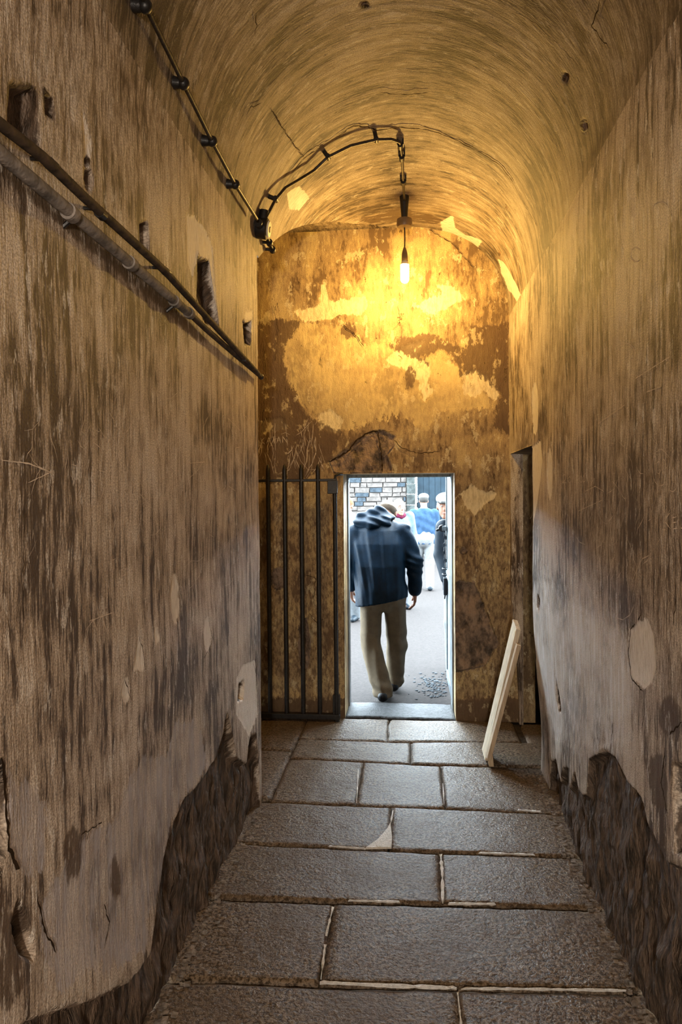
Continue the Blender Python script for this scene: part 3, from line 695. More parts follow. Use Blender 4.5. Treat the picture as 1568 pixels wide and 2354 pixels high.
# junction box
jb = on_vault(606, 526, VR-0.035); n_ = vn(jb)
t = thing('junction_box', jb, 'black cast junction box with a pale ceramic ring on the vault', 'junction box')
ax = np.array([0.0, 1, 0]); up = np.cross(n_, ax)
MB(jb).tube([jb-n_*0.045, jb-n_*0.03, jb+n_*0.02, jb+n_*0.026], [0.05, 0.054, 0.054, 0.046], 20).build('body', M['iron'], t, True)
MB(jb).tube([jb-n_*0.01+up*0.045, jb-n_*0.01+up*0.095], 0.026, 14).build('spout', M['iron'], t, True)
MB(jb).tube([jb-n_*0.012-ax*0.045, jb-n_*0.012-ax*0.085], 0.022, 14).build('spout', M['iron'], t, True)
cr_ = MB(jb).tube([jb+n_*0.026, jb+n_*0.034], [0.045, 0.04], 24).build('ceramic_ring', M['ceramic'], t, True)
MB(jb).tube([jb+n_*0.034, jb+n_*0.038], [0.016, 0.014], 16).build('screw_boss', M['brownplastic'], cr_, True)
e = on_vault(628, 578, VR-0.04); d = (e-jb)/np.linalg.norm(e-jb)
MB(jb).tube([jb+d*0.04, e], 0.0085, 10).build('stub_conduit', M['conduit'], t, True)
for k in (0.6, 0.92):
    c = jb+(e-jb)*k; MB(jb).tube([c-d*0.011, c+d*0.011], 0.019, 12).tube([c, c-vn(c)*0.06], 0.009, 8).build('clip', M['iron'], t, True)

def emit(name, col, s):
    t = NT(name); t.put(t.b.inputs['Emission Color'], col); t.b.inputs['Emission Strength'].default_value = s
    return t.done((0.9, 0.85, 0.75), 0.3)
def lamp(bx, by, zr, zb, strength, label, col=(1.0, 0.60, 0.15)):
    """zr = underside of the ceiling rose, zb = centre of the bulb"""
    ztop = VZ+VR-0.09*float(ss(3.9, 5.0, by))
    o0 = (bx, by, ztop); t = thing('pendant_lamp', o0, label, 'lamp')
    MB(o0).tube([(bx,by,ztop+0.02),(bx,by,zr+0.055)], [0.034, 0.020], 18).build('ceiling_block', M['iron'], t, True)
    MB(o0).tube([(bx,by,zr+0.055),(bx,by,zr+0.022),(bx,by,zr+0.004),(bx,by,zr)], [0.05,0.053,0.047,0.03], 24).build('ceiling_rose', M['brownplastic'], t, True)
    zh = zb+0.165; MB(o0).tube([(bx,by,zr),(bx+0.002,by,(zr+zh)/2),(bx,by,zh)], 0.0042, 8).build('cord', M['cord'], t, True)
    MB(o0).tube([(bx,by,zh+0.008),(bx,by,zh-0.012),(bx,by,zh-0.035),(bx,by,zh-0.085)], [0.006,0.013,0.019,0.0215], 18).build('lamp_holder', M['brownplastic'], t, True)
    MB(o0).tube([(bx,by,zh-0.085),(bx,by,zh-0.100),(bx,by,zh-0.112)], [0.019,0.025,0.028], 18).build('bulb_collar', M['ceramic'], t, True)
    pts = [(bx,by,zh-0.112)]; rs = [0.029]
    for k in range(9):
        a = R(90*k/8); pts.append((bx,by,zh-0.205-0.027*math.sin(a))); rs.append(max(0.0275*math.cos(a), 0.0005))
    MB(o0).tube(pts, rs, 20).build('bulb', emit('glowing_bulb', col, strength), t, True)
    return t
rose = on(1, LY, 930, 520); bl = on(1, LY, 930, 628)
lamp(float(rose[0]), LY, float(rose[2])-0.01, float(bl[2]), BULB, 'bare glowing bulb on a short flex under the crown near the end wall')
def fill_lamp(x, y, z, strength):
    o0 = (x, y, z); t = thing('fill_lamp', o0, 'added unseen fill lamp, a round bulkhead globe in a wire cage, on the wall closing the corridor', 'lamp')
    MB(o0).tube([(x,y,z),(x,y+0.025,z),(x,y+0.035,z)], [0.125,0.125,0.105], 28).build('back_plate', M['iron'], t, True)
    pts = []; rs = []
    for k in range(9):
        a = R(90*k/8); pts.append((x, y+0.035+0.085*math.sin(a), z)); rs.append(max(0.092*math.cos(a), 0.0006))
    MB(o0).tube(pts, rs, 24).build('glass_globe', emit('fill_globe', (1.0, 0.87, 0.72), strength), t, True)
    for q in range(4):
        b = R(45*q); m_ = MB(o0); m_.tube([(x+0.108*math.cos(c)*math.cos(b), y+0.03+0.10*math.sin(c), z+0.108*math.cos(c)*math.sin(b)) for c in np.linspace(0, math.pi, 15)], 0.003, 6, False); m_.build('cage_wire', M['iron'], t, True)
    return t
fill_lamp(-0.03, -1.595, 1.75, REAR_FILL)  # added fill lamp behind the camera, brightens the near walls

# ------------------------------------------------------------------ door frame at the outer face
d1 = thing('door_1', (0, YO, 0), 'weathered blue grey door frame lining the low doorway', 'door frame'); d1['kind'] = 'structure'
oo = (0, YO, 0)
MB(oo).box((OX0-0.02, YO-0.10, -0.01), (OX0+0.012, YO+0.03, OZ)).build('jamb', M['frame'], d1, bevel=0.004)
MB(oo).box((OX1-0.012, YO-0.16, -0.01), (OX1+0.03, YO+0.03, OZ)).build('jamb', M['frame'], d1, bevel=0.004)
MB(oo).box((OX0+0.012, YO-0.10, OZ-0.022), (OX1-0.012, YO+0.03, OZ+0.02)).build('head', M['frame'], d1, bevel=0.004)

# open steel door leaf outside the right jamb
mo = (OX1+0.03, YO+0.04, 0.0)
t = thing('steel_door', mo, 'grey steel door standing open outside the right jamb, with bolt and chain', 'door')
xd = OX1-0.004
MB(mo).box((xd+0.004, YO+0.04, 0.03), (xd+0.03, YO+0.76, 1.95)).build('leaf', M['steel'], t, bevel=0.003)
for a, b in ((YO+0.04, YO+0.10), (YO+0.70, YO+0.76)):
    MB(mo).box((xd-0.006, a, 0.03), (xd+0.004, b, 1.95)).build('stile', M['steel'], t, bevel=0.002)
for z in (0.04, 0.95, 1.85): MB(mo).box((xd-0.006, YO+0.10, z), (xd+0.004, YO+0.70, z+0.08)).build('rail', M['steel'], t, bevel=0.002)
zb = 1.68-(1214-1140)/255
pl_ = MB(mo).box((xd-0.045,YO+0.60,zb-0.02), (xd-0.006,YO+0.72,zb+0.02)).build('bolt_plate', M['steel'], t, bevel=0.003)
MB(mo).tube([(xd-0.095,YO+0.66,zb-0.02),(xd-0.045,YO+0.66,zb),(xd-0.01,YO+0.66,zb)], [0.011,0.013,0.015], 12).build('bolt_handle', M['darksteel'], pl_, True)
MB(mo).tube([(xd-0.045,YO+0.61,zb),(xd-0.045,YO+0.70,zb)], 0.03, 16).build('bolt_boss', M['darksteel'], pl_, True)
for k in range(9):                                            # chain hanging from the bolt, link by link
    zc = zb-0.05-k*0.034; cxx = xd-0.022+0.004*math.sin(k); m_ = MB(mo); pts = []
    for a in range(13):
        an = 2*math.pi*a/12; w_ = 0.010*math.sin(an); h_ = 0.021*math.cos(an)
        pts.append((cxx+(w_ if k % 2 else 0), YO+0.655+(0 if k % 2 else w_), zc+h_))
    m_.tube(pts, 0.0035, 6, False); m_.build('chain_link', M['darksteel'], t, True)
for z in (1.03, 0.98):
    MB(mo).tube([(xd-0.004,YO+0.60,z),(xd-0.035,YO+0.61,z),(xd-0.042,YO+0.66,z),(xd-0.035,YO+0.71,z),(xd-0.004,YO+0.72,z)], 0.006, 8).build('staple', M['darksteel'], t, True)
lk_ = MB(mo).box((xd-0.034,YO+0.60,0.80), (xd-0.006,YO+0.70,0.95)).build('lock_case', M['darksteel'], t, bevel=0.004)
MB(mo).tube([(xd-0.02,YO+0.62,0.80),(xd-0.024,YO+0.65,0.765),(xd-0.02,YO+0.69,0.80)], 0.006, 8).build('shackle', M['darksteel'], lk_, True)

# ------------------------------------------------------------------ iron gate standing in front of the end wall
go = (-0.53, 5.24, 0.0)
t = thing('iron_gate', go, 'black iron bar gate with spear tips folded back against the end wall', 'gate')
for i in range(7):
    x = -0.547 - i*0.1255; y = 5.235; top = 1.80 if i == 0 else 1.865
    m_ = MB(go); m_.tube([(x, y, 0.03), (x, y, top)], 0.0165, 12)
    if i: m_.tube([(x, y, top), (x, y, top+0.02), (x, y, top+0.045), (x, y, top+0.06)], [0.0165, 0.016, 0.010, 0.002], 12)
    m_.build('bar', M['iron'], t, True)
MB(go).box((-1.32, 5.222, 1.792), (-0.53, 5.248, 1.812)).build('rail', M['iron'], t, bevel=0.003)
MB(go).box((-1.32, 5.210, 0.018), (-0.52, 5.258, 0.055)).build('rail', M['iron'], t, bevel=0.003)
MB(go).tube([(-0.547,5.235,1.80),(-0.540,5.235,1.835),(-0.515,5.245,1.845),(-0.50,5.30,1.845),(-0.50,5.36,1.845)], 0.010, 10).build('hinge', M['iron'], t, True)
MB(go).box((-0.60, 5.215, 1.70), (-0.527, 5.255, 1.80)).build('hinge_plate', M['iron'], t, bevel=0.004)
MB(go).tube([(-0.547,5.235,0.0),(-0.547,5.235,0.04)], 0.022, 12).build('pivot', M['iron'], t, True)
MB(go).box((-0.575,5.225,0.05), (-0.52,5.245,0.20)).build('pivot_strap', M['iron'], t, bevel=0.003)

# ------------------------------------------------------------------ board of two planks leaning on the right doorway
lo0 = (0.49, 4.5, 0.0)
t = thing('leaning_board', lo0, 'pale timber board of two planks leaning beside the dark side doorway', 'board')
def plank(y0, y1, a, b, th, sl, name_mat):
    a = np.array(a); b = np.array(b); d = np.array([b[0]-a[0], b[1]-a[1]]); d /= np.linalg.norm(d); n2 = np.array([-d[1], d[0]])*th
    A_ = [(a[0], a[1]), (a[0]-n2[0], a[1]-n2[1]), (b[0]-n2[0], b[1]-n2[1]), (b[0], b[1])]
    P = [(x, y0, z) for x, z in A_] + [(x + (d[0]*sl if i > 1 else 0), y1, z + (d[1]*sl if i > 1 else 0)) for i, (x, z) in enumerate(A_)]
    return MB(lo0).add(P, [(0,1,2,3),(7,6,5,4),(0,4,5,1),(1,5,6,2),(2,6,7,3),(3,7,4,0)]).build('plank', name_mat, t, bevel=0.002)
def edge_pt(px, py, y): q = on(1, y, px, py); return (float(q[0]), float(q[2]))
plank(4.40, 4.47, edge_pt(1119,1747,4.40), edge_pt(1189,1482,4.40), 0.026, 0.0, M['board_edge'])
plank(4.472, 4.66, (edge_pt(1119,1747,4.40)[0]-0.004, 0.02), (edge_pt(1187,1450,4.47)[0], edge_pt(1187,1446,4.47)[1]), 0.03, 0.03, M['board_face'])
MB(lo0).hexa([(0.485,4.42,0.0),(0.515,4.42,0.0),(0.515,4.64,0.0),(0.485,4.64,0.0),(0.478,4.42,0.075),(0.508,4.42,0.075),(0.508,4.64,0.05),(0.478,4.64,0.05)]).build('batten', M['board_edge'], t, bevel=0.002)

# ------------------------------------------------------------------ yard outside
yg = MB().box((-14, YO, -0.2), (14, 24, -0.01)).build('yard_ground', M['gravel']); struct(yg, 'pale gravel yard outside the doorway', 'ground')
rr = np.random.RandomState(5); mb = MB()
for i in range(170):
    px, py = 1000+abs(rr.normal(0, 1))*-25+30*rr.rand(), 1578+rr.normal(0, 17)
    if py > 1612 or px > 1036: continue
    q = on(2, -0.01, px, py); s = rr.uniform(0.004, 0.013)
    mb.ball((q[0], q[1], -0.008), (s*1.3, s, s*0.7), 6, 4)
o = mb.build('pebbles', M['pebble']); tag(o, 'scatter of small dark pebbles on the pale yard ground', 'pebbles', None, 'stuff')
YW = 20.0
wy = MB().add([(-14,YW+.06,-.05),(-0.06,YW+.06,-.05),(-0.06,YW+.06,3.6),(-14,YW+.06,3.6),(-14,YW+.5,-.05),(-0.06,YW+.5,-.05),(-0.06,YW+.5,3.6),(-14,YW+.5,3.6)],
     [(0,1,2,3),(4,7,6,5),(3,2,6,7),(1,5,6,2),(0,3,7,4)])
wy = wy.build('wall_yard', M['ymortar']); struct(wy, 'high rubble stone wall across the yard', 'wall')
rs_ = random.Random(11); z = 0.5
while z < 3.3:
    h = rs_.uniform(0.10, 0.19); x = -2.7+rs_.uniform(-.2, 0)
    while x < -0.12:
        w_ = rs_.uniform(0.16, 0.46); x2 = min(x+w_, -0.07); g = 0.012; d_ = rs_.uniform(0.0, 0.025)
        j = lambda: rs_.uniform(-0.012, 0.012)
        P = [(x+g+j(),YW-d_,z+g+j()),(x2-g+j(),YW-d_,z+g+j()),(x2-g+j(),YW+.1,z+g),(x+g+j(),YW+.1,z+g),(x+g+j(),YW-d_,z+h-g+j()),(x2-g+j(),YW-d_,z+h-g+j()),(x2-g+j(),YW+.1,z+h-g),(x+g+j(),YW+.1,z+h-g)]
        m_ = MB().hexa(P); m_.build('stone', M['ystone_dark'] if rs_.random() < 0.16 else M['ystone'], wy); x = x2
    z += h
z = 0.0
while z < 3.5:
    h = rs_.uniform(0.28, 0.4); MB().box((-0.06, YW-0.05-rs_.uniform(0, .03), z+0.008), (0.20+rs_.uniform(-.03, .03), YW+0.4, z+h)).build('quoin', M['quoin'], wy, bevel=0.01); z += h
t = thing('yard_gate', (1.2, YW+0.2, 0), 'tall blue grey boarded gate across the yard', 'gate')
for i in range(14):
    x = 0.24+i*0.165; MB((1.2, YW+0.2, 0)).box((x, YW+0.17, 0.03), (x+0.165, YW+0.21, 3.6)).build('board', M['panel'], t, bevel=0.014)
for zz in (0.5, 1.35, 3.0): MB((1.2, YW+0.2, 0)).box((0.22, YW+0.21, zz), (2.56, YW+0.26, zz+0.14)).build('rail', M['panel'], t)
o = MB().box((2.6, YW, -0.05), (14, YW+0.5, 3.6)).build('wall_yard_east', M['ymortar']); struct(o, 'pale yard wall beyond the boarded gate', 'wall')

# ------------------------------------------------------------------ people: signed-distance figures turned into meshes
class Field:
    def __init__(s, lo, hi, h):
        s.lo = np.array(lo, float); s.h = h; s.n = np.ceil((np.array(hi)-s.lo)/h).astype(int)+1
        s.d = np.full(tuple(s.n), 10.0)
    def region(s, lo, hi, pad):
        a = np.maximum(np.floor((np.array(lo)-pad-s.lo)/s.h).astype(int), 0)
        b = np.minimum(np.ceil((np.array(hi)+pad-s.lo)/s.h).astype(int)+1, s.n)
        sl = tuple(slice(i, j) for i, j in zip(a, b))
        g = [s.lo[k]+s.h*np.arange(a[k], b[k]) for k in range(3)]
        return sl, np.meshgrid(*g, indexing='ij')
    def put(s, sl, v, k):
        a = s.d[sl]
        if k <= 0: s.d[sl] = np.minimum(a, v); return
        h = np.clip(0.5+0.5*(v-a)/k, 0, 1); s.d[sl] = v*(1-h)+a*h-k*h*(1-h)
    def cone(s, a, b, ra, rb, k=0.02):
        a = np.array(a, float); b = np.array(b, float); m = max(ra, rb)
        sl, (X, Y, Z) = s.region(np.minimum(a, b)-m, np.maximum(a, b)+m, 0.05); e = b-a
        t = np.clip(((X-a[0])*e[0]+(Y-a[1])*e[1]+(Z-a[2])*e[2])/(e@e+1e-12), 0, 1)
        s.put(sl, np.sqrt((X-a[0]-t*e[0])**2+(Y-a[1]-t*e[1])**2+(Z-a[2]-t*e[2])**2)-(ra+t*(rb-ra)), k); return s
    def ell(s, c, r, k=0.02, rot=None):
        c = np.array(c, float); m = max(r); sl, (X, Y, Z) = s.region(c-m, c+m, 0.05)
        X, Y, Z = X-c[0], Y-c[1], Z-c[2]
        if rot is not None: X, Y, Z = [rot[0, i]*X+rot[1, i]*Y+rot[2, i]*Z for i in range(3)]
        q = np.sqrt((X/r[0])**2+(Y/r[1])**2+(Z/r[2])**2); s.put(sl, (q-1)*min(r), k); return s
    def torso(s, secs, zlo, k=0.03, fold=None):
        S = np.array(secs, float); m = S[:, 3:5].max()
        sl, (X, Y, Z) = s.region((S[:, 1].min()-m, S[:, 2].min()-m, S[:, 0].min()), (S[:, 1].max()+m, S[:, 2].max()+m, S[:, 0].max()), 0.05)
        f = lambda i: np.interp(Z, S[:, 0], S[:, i])
        a, b = f(3), f(4); dx, dy = X-f(1), Y-f(2)
        d = (np.sqrt((dx/a)**2+(dy/b)**2)-1)*np.minimum(a, b)
        if fold is not None: d = d+fold(X, Y, Z, dx, dy)
        d = np.maximum(d, Z-S[:, 0].max()); d = np.maximum(d, (zlo(X) if callable(zlo) else zlo)-Z)
        s.put(sl, d, k); return s
    def cut_below(s, z): 
        g = s.lo[2]+s.h*np.arange(s.n[2]); s.d = np.maximum(s.d, (z-g)[None, None, :]); return s
    def wrinkle(s, fn):
        sl, (X, Y, Z) = s.region(s.lo, s.lo+s.h*s.n, 0); s.d[sl] += fn(X, Y, Z); return s
    def mesh(s, name, mat, parent):
        d = s.d; ins = d < 0; nx, ny, nz = d.shape
        cnt = sum(ins[i:nx-1+i, j:ny-1+j, k:nz-1+k].astype(np.int8) for i in (0, 1) for j in (0, 1) for k in (0, 1))
        act = (cnt > 0) & (cnt < 8); idx = np.full(act.shape, -1); I = np.argwhere(act); idx[act] = np.arange(len(I))
        acc = np.zeros((len(I), 3)); w = np.zeros(len(I))
        cor = [(i, j, k) for i in (0, 1) for j in (0, 1) for k in (0, 1)]
        for p in cor:
            for ax in range(3):
                if p[ax]: continue
                q = list(p); q[ax] = 1
                dp = d[I[:, 0]+p[0], I[:, 1]+p[1], I[:, 2]+p[2]]; dq = d[I[:, 0]+q[0], I[:, 1]+q[1], I[:, 2]+q[2]]
                c = (dp < 0) != (dq < 0); t = np.where(c, dp/np.where(c, dp-dq, 1), 0)
                pos = np.tile(np.array(p, float), (len(I), 1)); pos[:, ax] += t; acc += pos*c[:, None]; w += c
        V = s.lo+s.h*(I+acc/w[:, None]); Q = []
        for ax in range(3):
            u, v = (ax+1) % 3, (ax+2) % 3
            a = ins; sl0 = [slice(None)]*3; sl1 = [slice(None)]*3; sl0[ax] = slice(0, -1); sl1[ax] = slice(1, None)
            ch = a[tuple(sl0)] != a[tuple(sl1)]; E_ = np.argwhere(ch)
            ok = (E_[:, u] > 0) & (E_[:, v] > 0) & (E_[:, u] < d.shape[u]-1) & (E_[:, v] < d.shape[v]-1); E_ = E_[ok]
            if not len(E_): continue
            st = a[tuple(E_.T)]
            def g(du, dv):
                e = E_.copy(); e[:, u] += du; e[:, v] += dv; return idx[tuple(e.T)]
            q = np.stack([g(-1, -1), g(0, -1), g(0, 0), g(-1, 0)], -1); q[~st] = q[~st][:, ::-1]; Q.append(q)
        return mesh_np(name, V, np.vstack(Q), mat, parent)

def unit(v): v = np.array(v, float); return v/np.linalg.norm(v)
def head(f, c, fwd, up, k=0.025):
    fwd = unit(fwd); up = unit(np.array(up)-fwd*np.dot(up, fwd)); rt = np.cross(fwd, up); rot = np.stack([rt, fwd, up], 1)
    P = lambda r, fw, u: np.array(c)+rt*r+fwd*fw+up*u
    f.ell(P(0, -0.012, 0.03), (0.077, 0.096, 0.088), k, rot); f.ell(P(0, 0.03, -0.035), (0.061, 0.066, 0.082), k, rot)
    f.cone(P(0, 0.088, 0.012), P(0, 0.108, -0.022), 0.010, 0.015, 0.012)
    f.cone(P(0, 0.082, -0.062), P(0, 0.086, -0.062), 0.02, 0.018, 0.012); f.ell(P(0, 0.075, -0.098), (0.03, 0.022, 0.02), 0.02, rot)
    for sgn in (-1, 1):
        f.ell(P(sgn*0.078, -0.005, -0.005), (0.010, 0.020, 0.032), 0.008, rot); f.cone(P(sgn*0.02, 0.084, 0.024), P(sgn*0.05, 0.072, 0.022), 0.011, 0.009, 0.012)
    return P
def hand(f, w, dirv, thumb, palm):
    """w wrist, dirv towards the fingertips, thumb = side the thumb is on, palm = side the fingers curl to"""
    d = unit(dirv); th = unit(np.array(thumb)-d*np.dot(thumb, d)); pl = unit(np.array(palm)); w = np.array(w)
    for i in range(4): f.cone(w+th*(0.012-0.008*i), w+d*0.085+th*(0.030-0.020*i), 0.017, 0.0125, 0.012)
    for i, L in enumerate((0.070, 0.080, 0.074, 0.058)):
        a = w+d*0.085+th*(0.030-0.020*i); b = a+d*L*0.48+pl*L*0.12; c2 = b+d*L*0.30+pl*L*0.30; e = c2+d*L*0.10+pl*L*0.24
        f.cone(a, b, 0.0105, 0.0095, 0.004); f.cone(b, c2, 0.0095, 0.0085, 0.003); f.cone(c2, e, 0.0085, 0.0075, 0.003)
    a = w+d*0.025+th*0.02; b = a+d*0.035+th*0.028+pl*0.012; c2 = b+d*0.034+th*0.006+pl*0.010
    f.cone(a, b, 0.014, 0.011, 0.008); f.cone(b, c2, 0.011, 0.0085, 0.003)

def cloth(name, col, rough=0.75, spec=0.06, var=0.12, scale=30):
    return simple(name, col, rough, spec, var=var, scale=scale, bump=0.0015, bscale=120)
SKIN = simple('skin', (0.17, 0.085, 0.058), 0.6, 0.08, var=0.08, scale=25)
def shoe(t, an, fwd, mat, tilt=0.0):
    f_ = unit((fwd[0], fwd[1], tilt)); up = np.array([0, 0, 1.0]); an = np.array(an, float)
    F_ = Field(an-0.32, an+0.32, 0.008); b = np.array([an[0], an[1], 0.045]) if an[2] < 0.14 else an-up*0.05
    F_.cone(b-f_*0.055, b+f_*0.05, 0.040, 0.042, 0.02); F_.cone(b+f_*0.05, b+f_*0.16-up*0.012, 0.042, 0.030, 0.02); F_.cone(b-f_*0.03, an, 0.042, 0.04, 0.02)
    F_.cut_below(b[2]-0.043)
    return F_.mesh('shoe', mat, t)

def person(loc, rz, label, J, secs, hem, mats, vox=0.010, fold=None, hood=None, hat=None, hair=None, face=False, group=None, scarf=None, leg_r=(0.10, 0.085, 0.072), slv=(0.078, 0.070, 0.055), wr=None, tr_wr=None):
    t = thing('person', loc, label, 'person', group, rz)
    pts = np.array([v for k, v in J.items() if k not in ('hf', 'foot_l', 'foot_r', 'tilt_r')]); lo = pts.min(0)-0.26; hi = pts.max(0)+0.24
    lo[2] = -0.03
    B = Field(lo, hi, min(vox, 0.009))
    S = [(z, x, y, a*0.76, b*0.68) for z, x, y, a, b in secs]
    B.torso(S, J['hip_l'][2]-0.05, 0.03); B.cone(J['neck'], np.array(J['head'])-np.array(J['hf'])*0.02, 0.058, 0.052, 0.03)
    hf = J['hf']; P = head(B, J['head'], hf, (0, 0, 1))
    for s_ in 'lr':
        sh, el, w_ = (np.array(J[k+s_]) for k in ('sh_', 'el_', 'wr_')); B.cone(sh, el, 0.056, 0.042, 0.03); B.cone(el, w_, 0.042, 0.028, 0.02)
        dv = unit(w_-el)*0.5+np.array([0, 0.0, -0.6]); hand(B, w_, dv, (0, 1, 0.0), (1 if s_ == 'l' else -1, 0.15, 0))
        hp, kn, an = (np.array(J[k+s_]) for k in ('hip_', 'kn_', 'an_')); B.cone(hp, kn, 0.085, 0.056, 0.03); B.cone(kn, an, 0.056, 0.036, 0.02); B.cone(an, an+np.array([0, 0.10, -0.045]), 0.034, 0.028, 0.02)
    B.mesh('body', SKIN, t)
    # jacket or shirt
    G = Field(lo, hi, vox); G.torso(secs, hem, 0.03, fold)
    for s_ in 'lr':
        sh, el, w_ = (np.array(J[k+s_]) for k in ('sh_', 'el_', 'wr_')); G.cone(sh, el, slv[0], slv[1], 0.035); G.cone(el, el+(w_-el)*0.97, slv[1], slv[2], 0.02)
    if wr: G.wrinkle(wr)
    G.mesh('jacket', mats['top'], t)
    T = Field(lo, hi, vox); hl, hr = np.array(J['hip_l']), np.array(J['hip_r'])
    T.ell((hl+hr)/2+np.array([0, -0.01, 0.06]), (abs(hr[0]-hl[0])/2+0.10, 0.15, 0.19), 0.04)
    for s_ in 'lr':
        hp, kn, an = (np.array(J[k+s_]) for k in ('hip_', 'kn_', 'an_')); T.cone(hp, kn, leg_r[0], leg_r[1], 0.025); T.cone(kn, an-np.array([0, 0, 0.03]), leg_r[1], leg_r[2], 0.02)
    if tr_wr: T.wrinkle(tr_wr)
    T.cut_below(0.035); T.mesh('trousers', mats['legs'], t)
    for s_ in 'lr': shoe(t, J['an_'+s_], J['foot_'+s_], mats['shoe'], J.get('tilt_'+s_, 0.0))
    fw = unit(hf); up = unit(np.array([0, 0, 1.0])-fw*fw[2]); rt = np.cross(fw, up); rot = np.stack([rt, fw, up], 1)
    hc = np.array(J['head'])
    if hood: hood(t)
    if hair:
        H = Field(hc-0.16, hc+0.18, 0.007)
        H.ell(P(0, -0.02, 0.035), (0.085, 0.100, 0.092), 0.0, rot)
        H.wrinkle(lambda X, Y, Z: np.maximum(0, ((X-hc[0])*fw[0]+(Y-hc[1])*fw[1]+(Z-hc[2])*fw[2]-0.03)*0.9) + (0.0 if hair == 'full' else np.maximum(0, ((X-hc[0])*up[0]+(Y-hc[1])*up[1]+(Z-hc[2])*up[2]-0.035)*0.9)) + np.maximum(0, (-((X-hc[0])*up[0]+(Y-hc[1])*up[1]+(Z-hc[2])*up[2])-0.06)))
        H.mesh('hair', mats['hair'], t)
    if hat:
        H = Field(hc-0.22, hc+0.24, 0.008); H.ell(P(0, -0.01, 0.075), (0.094, 0.112, 0.062), 0.0, rot)
        H.cone(P(-0.05, 0.075, 0.062), P(0.05, 0.075, 0.062), 0.030, 0.030, 0.02); H.cone(P(-0.03, 0.12, 0.05), P(0.03, 0.12, 0.05), 0.016, 0.016, 0.03)
        H.mesh('cap', mats['hat'], t)
    if face:
        for sg in (-1, 1):
            c = P(sg*0.032, 0.083, 0.008); ey_ = MB().ball(c, (0.011, 0.011, 0.008)).build('eye', FACE['eye'], t, True)
            c2 = P(sg*0.032, 0.093, 0.008); MB().ball(c2, 0.0052).build('iris', FACE['dark'], ey_, True)
            MB().tube([P(sg*0.014, 0.094, 0.030), P(sg*0.034, 0.094, 0.036), P(sg*0.053, 0.080, 0.030)], 0.0048, 6).build('eyebrow', FACE['dark'], t, True)
        MB().tube([P(-0.024, 0.094, -0.060), P(0, 0.103, -0.058), P(0.024, 0.094, -0.060)], 0.0052, 6).build('mouth', FACE['lip'], t, True)
    if scarf:
        H = Field(np.array(J['neck'])-0.22, np.array(J['neck'])+0.22, 0.009); n = np.array(J['neck'])
        for k in range(12):
            a, b = 2*math.pi*k/12, 2*math.pi*(k+1)/12
            H.cone(n+np.array([0.085*math.cos(a), 0.08*math.sin(a), -0.01+0.012*math.sin(3*a)]), n+np.array([0.085*math.cos(b), 0.08*math.sin(b), -0.01+0.012*math.sin(3*b)]), 0.034, 0.034, 0.015)
        H.cone(n+np.array([0.05, -0.10, -0.03]), n+np.array([0.09, -0.13, -0.18]), 0.034, 0.026, 0.02); H.mesh('scarf', mats['scarf'], t)
    return t
FACE = {'eye': simple('eye_white', (0.6, 0.58, 0.55), 0.3, 0.5, var=0.02), 'dark': simple('eye_dark', (0.03, 0.02, 0.015), 0.4, 0.5, var=0.1), 'lip': simple('lips', (0.30, 0.12, 0.10), 0.5, 0.4, var=0.05)}

# ---- the man stooping out through the doorway
NAVY = cloth('navy_waxed_jacket', (0.0020, 0.0078, 0.0165), 0.5, 0.07, 0.3, 14)
J1 = dict(head=(0.035, 0.37, 1.525), hf=(0.25, 0.80, -0.50), neck=(-0.03, 0.19, 1.47),
          sh_l=(-0.245, 0.11, 1.365), el_l=(-0.315, 0.02, 1.13), wr_l=(-0.275, 0.09, 0.915), sh_r=(0.165, 0.11, 1.375), el_r=(0.268, 0.03, 1.13), wr_r=(0.268, 0.06, 0.885),
          hip_l=(-0.095, 0.0, 0.84), kn_l=(-0.105, 0.02, 0.44), an_l=(0.005, -0.10, 0.085), hip_r=(0.095, 0.02, 0.84), kn_r=(0.115, 0.13, 0.43), an_r=(0.085, 0.22, 0.095),
          foot_l=(0.1, 1.0), foot_r=(0.05, 1.0))
SEC1 = [(0.70, -0.012, -0.02, 0.212, 0.150), (0.90, -0.012, -0.015, 0.218, 0.155), (1.10, -0.028, 0.02, 0.226, 0.160), (1.28, -0.04, 0.08, 0.235, 0.155), (1.39, -0.045, 0.125, 0.215, 0.135), (1.46, -0.045, 0.16, 0.165, 0.11), (1.52, -0.045, 0.19, 0.095, 0.085)]
def fold1(X, Y, Z, dx, dy):
    g = ss(0.75, 1.05, Z)*0.7+0.3
    fan = dx*(1.0+0.9*(1.45-Z))
    return -(0.006*np.sin(fan*45+2.2*np.sin(Z*4.2)) + 0.002*np.sin(fan*97+Z*6+1.0)+0.003*np.sin(Z*15+X*14))*g
def wr1(X, Y, Z):
    arm = (X > 0.16)*ss(0.16, 0.24, X)
    return -0.0045*np.sin(Z*75+X*42+3*np.sin(Z*17))*arm*ss(0.88, 0.95, Z)
def trw1(X, Y, Z):
    return -(0.004*np.sin(X*70+Z*9+2*np.sin(Z*6)) + 0.005*np.sin(Z*38+X*30)*np.exp(-((Z-0.44)/0.12)**2) + 0.006*np.sin(Z*60+X*18)*np.exp(-((Z-0.10)/0.08)**2))
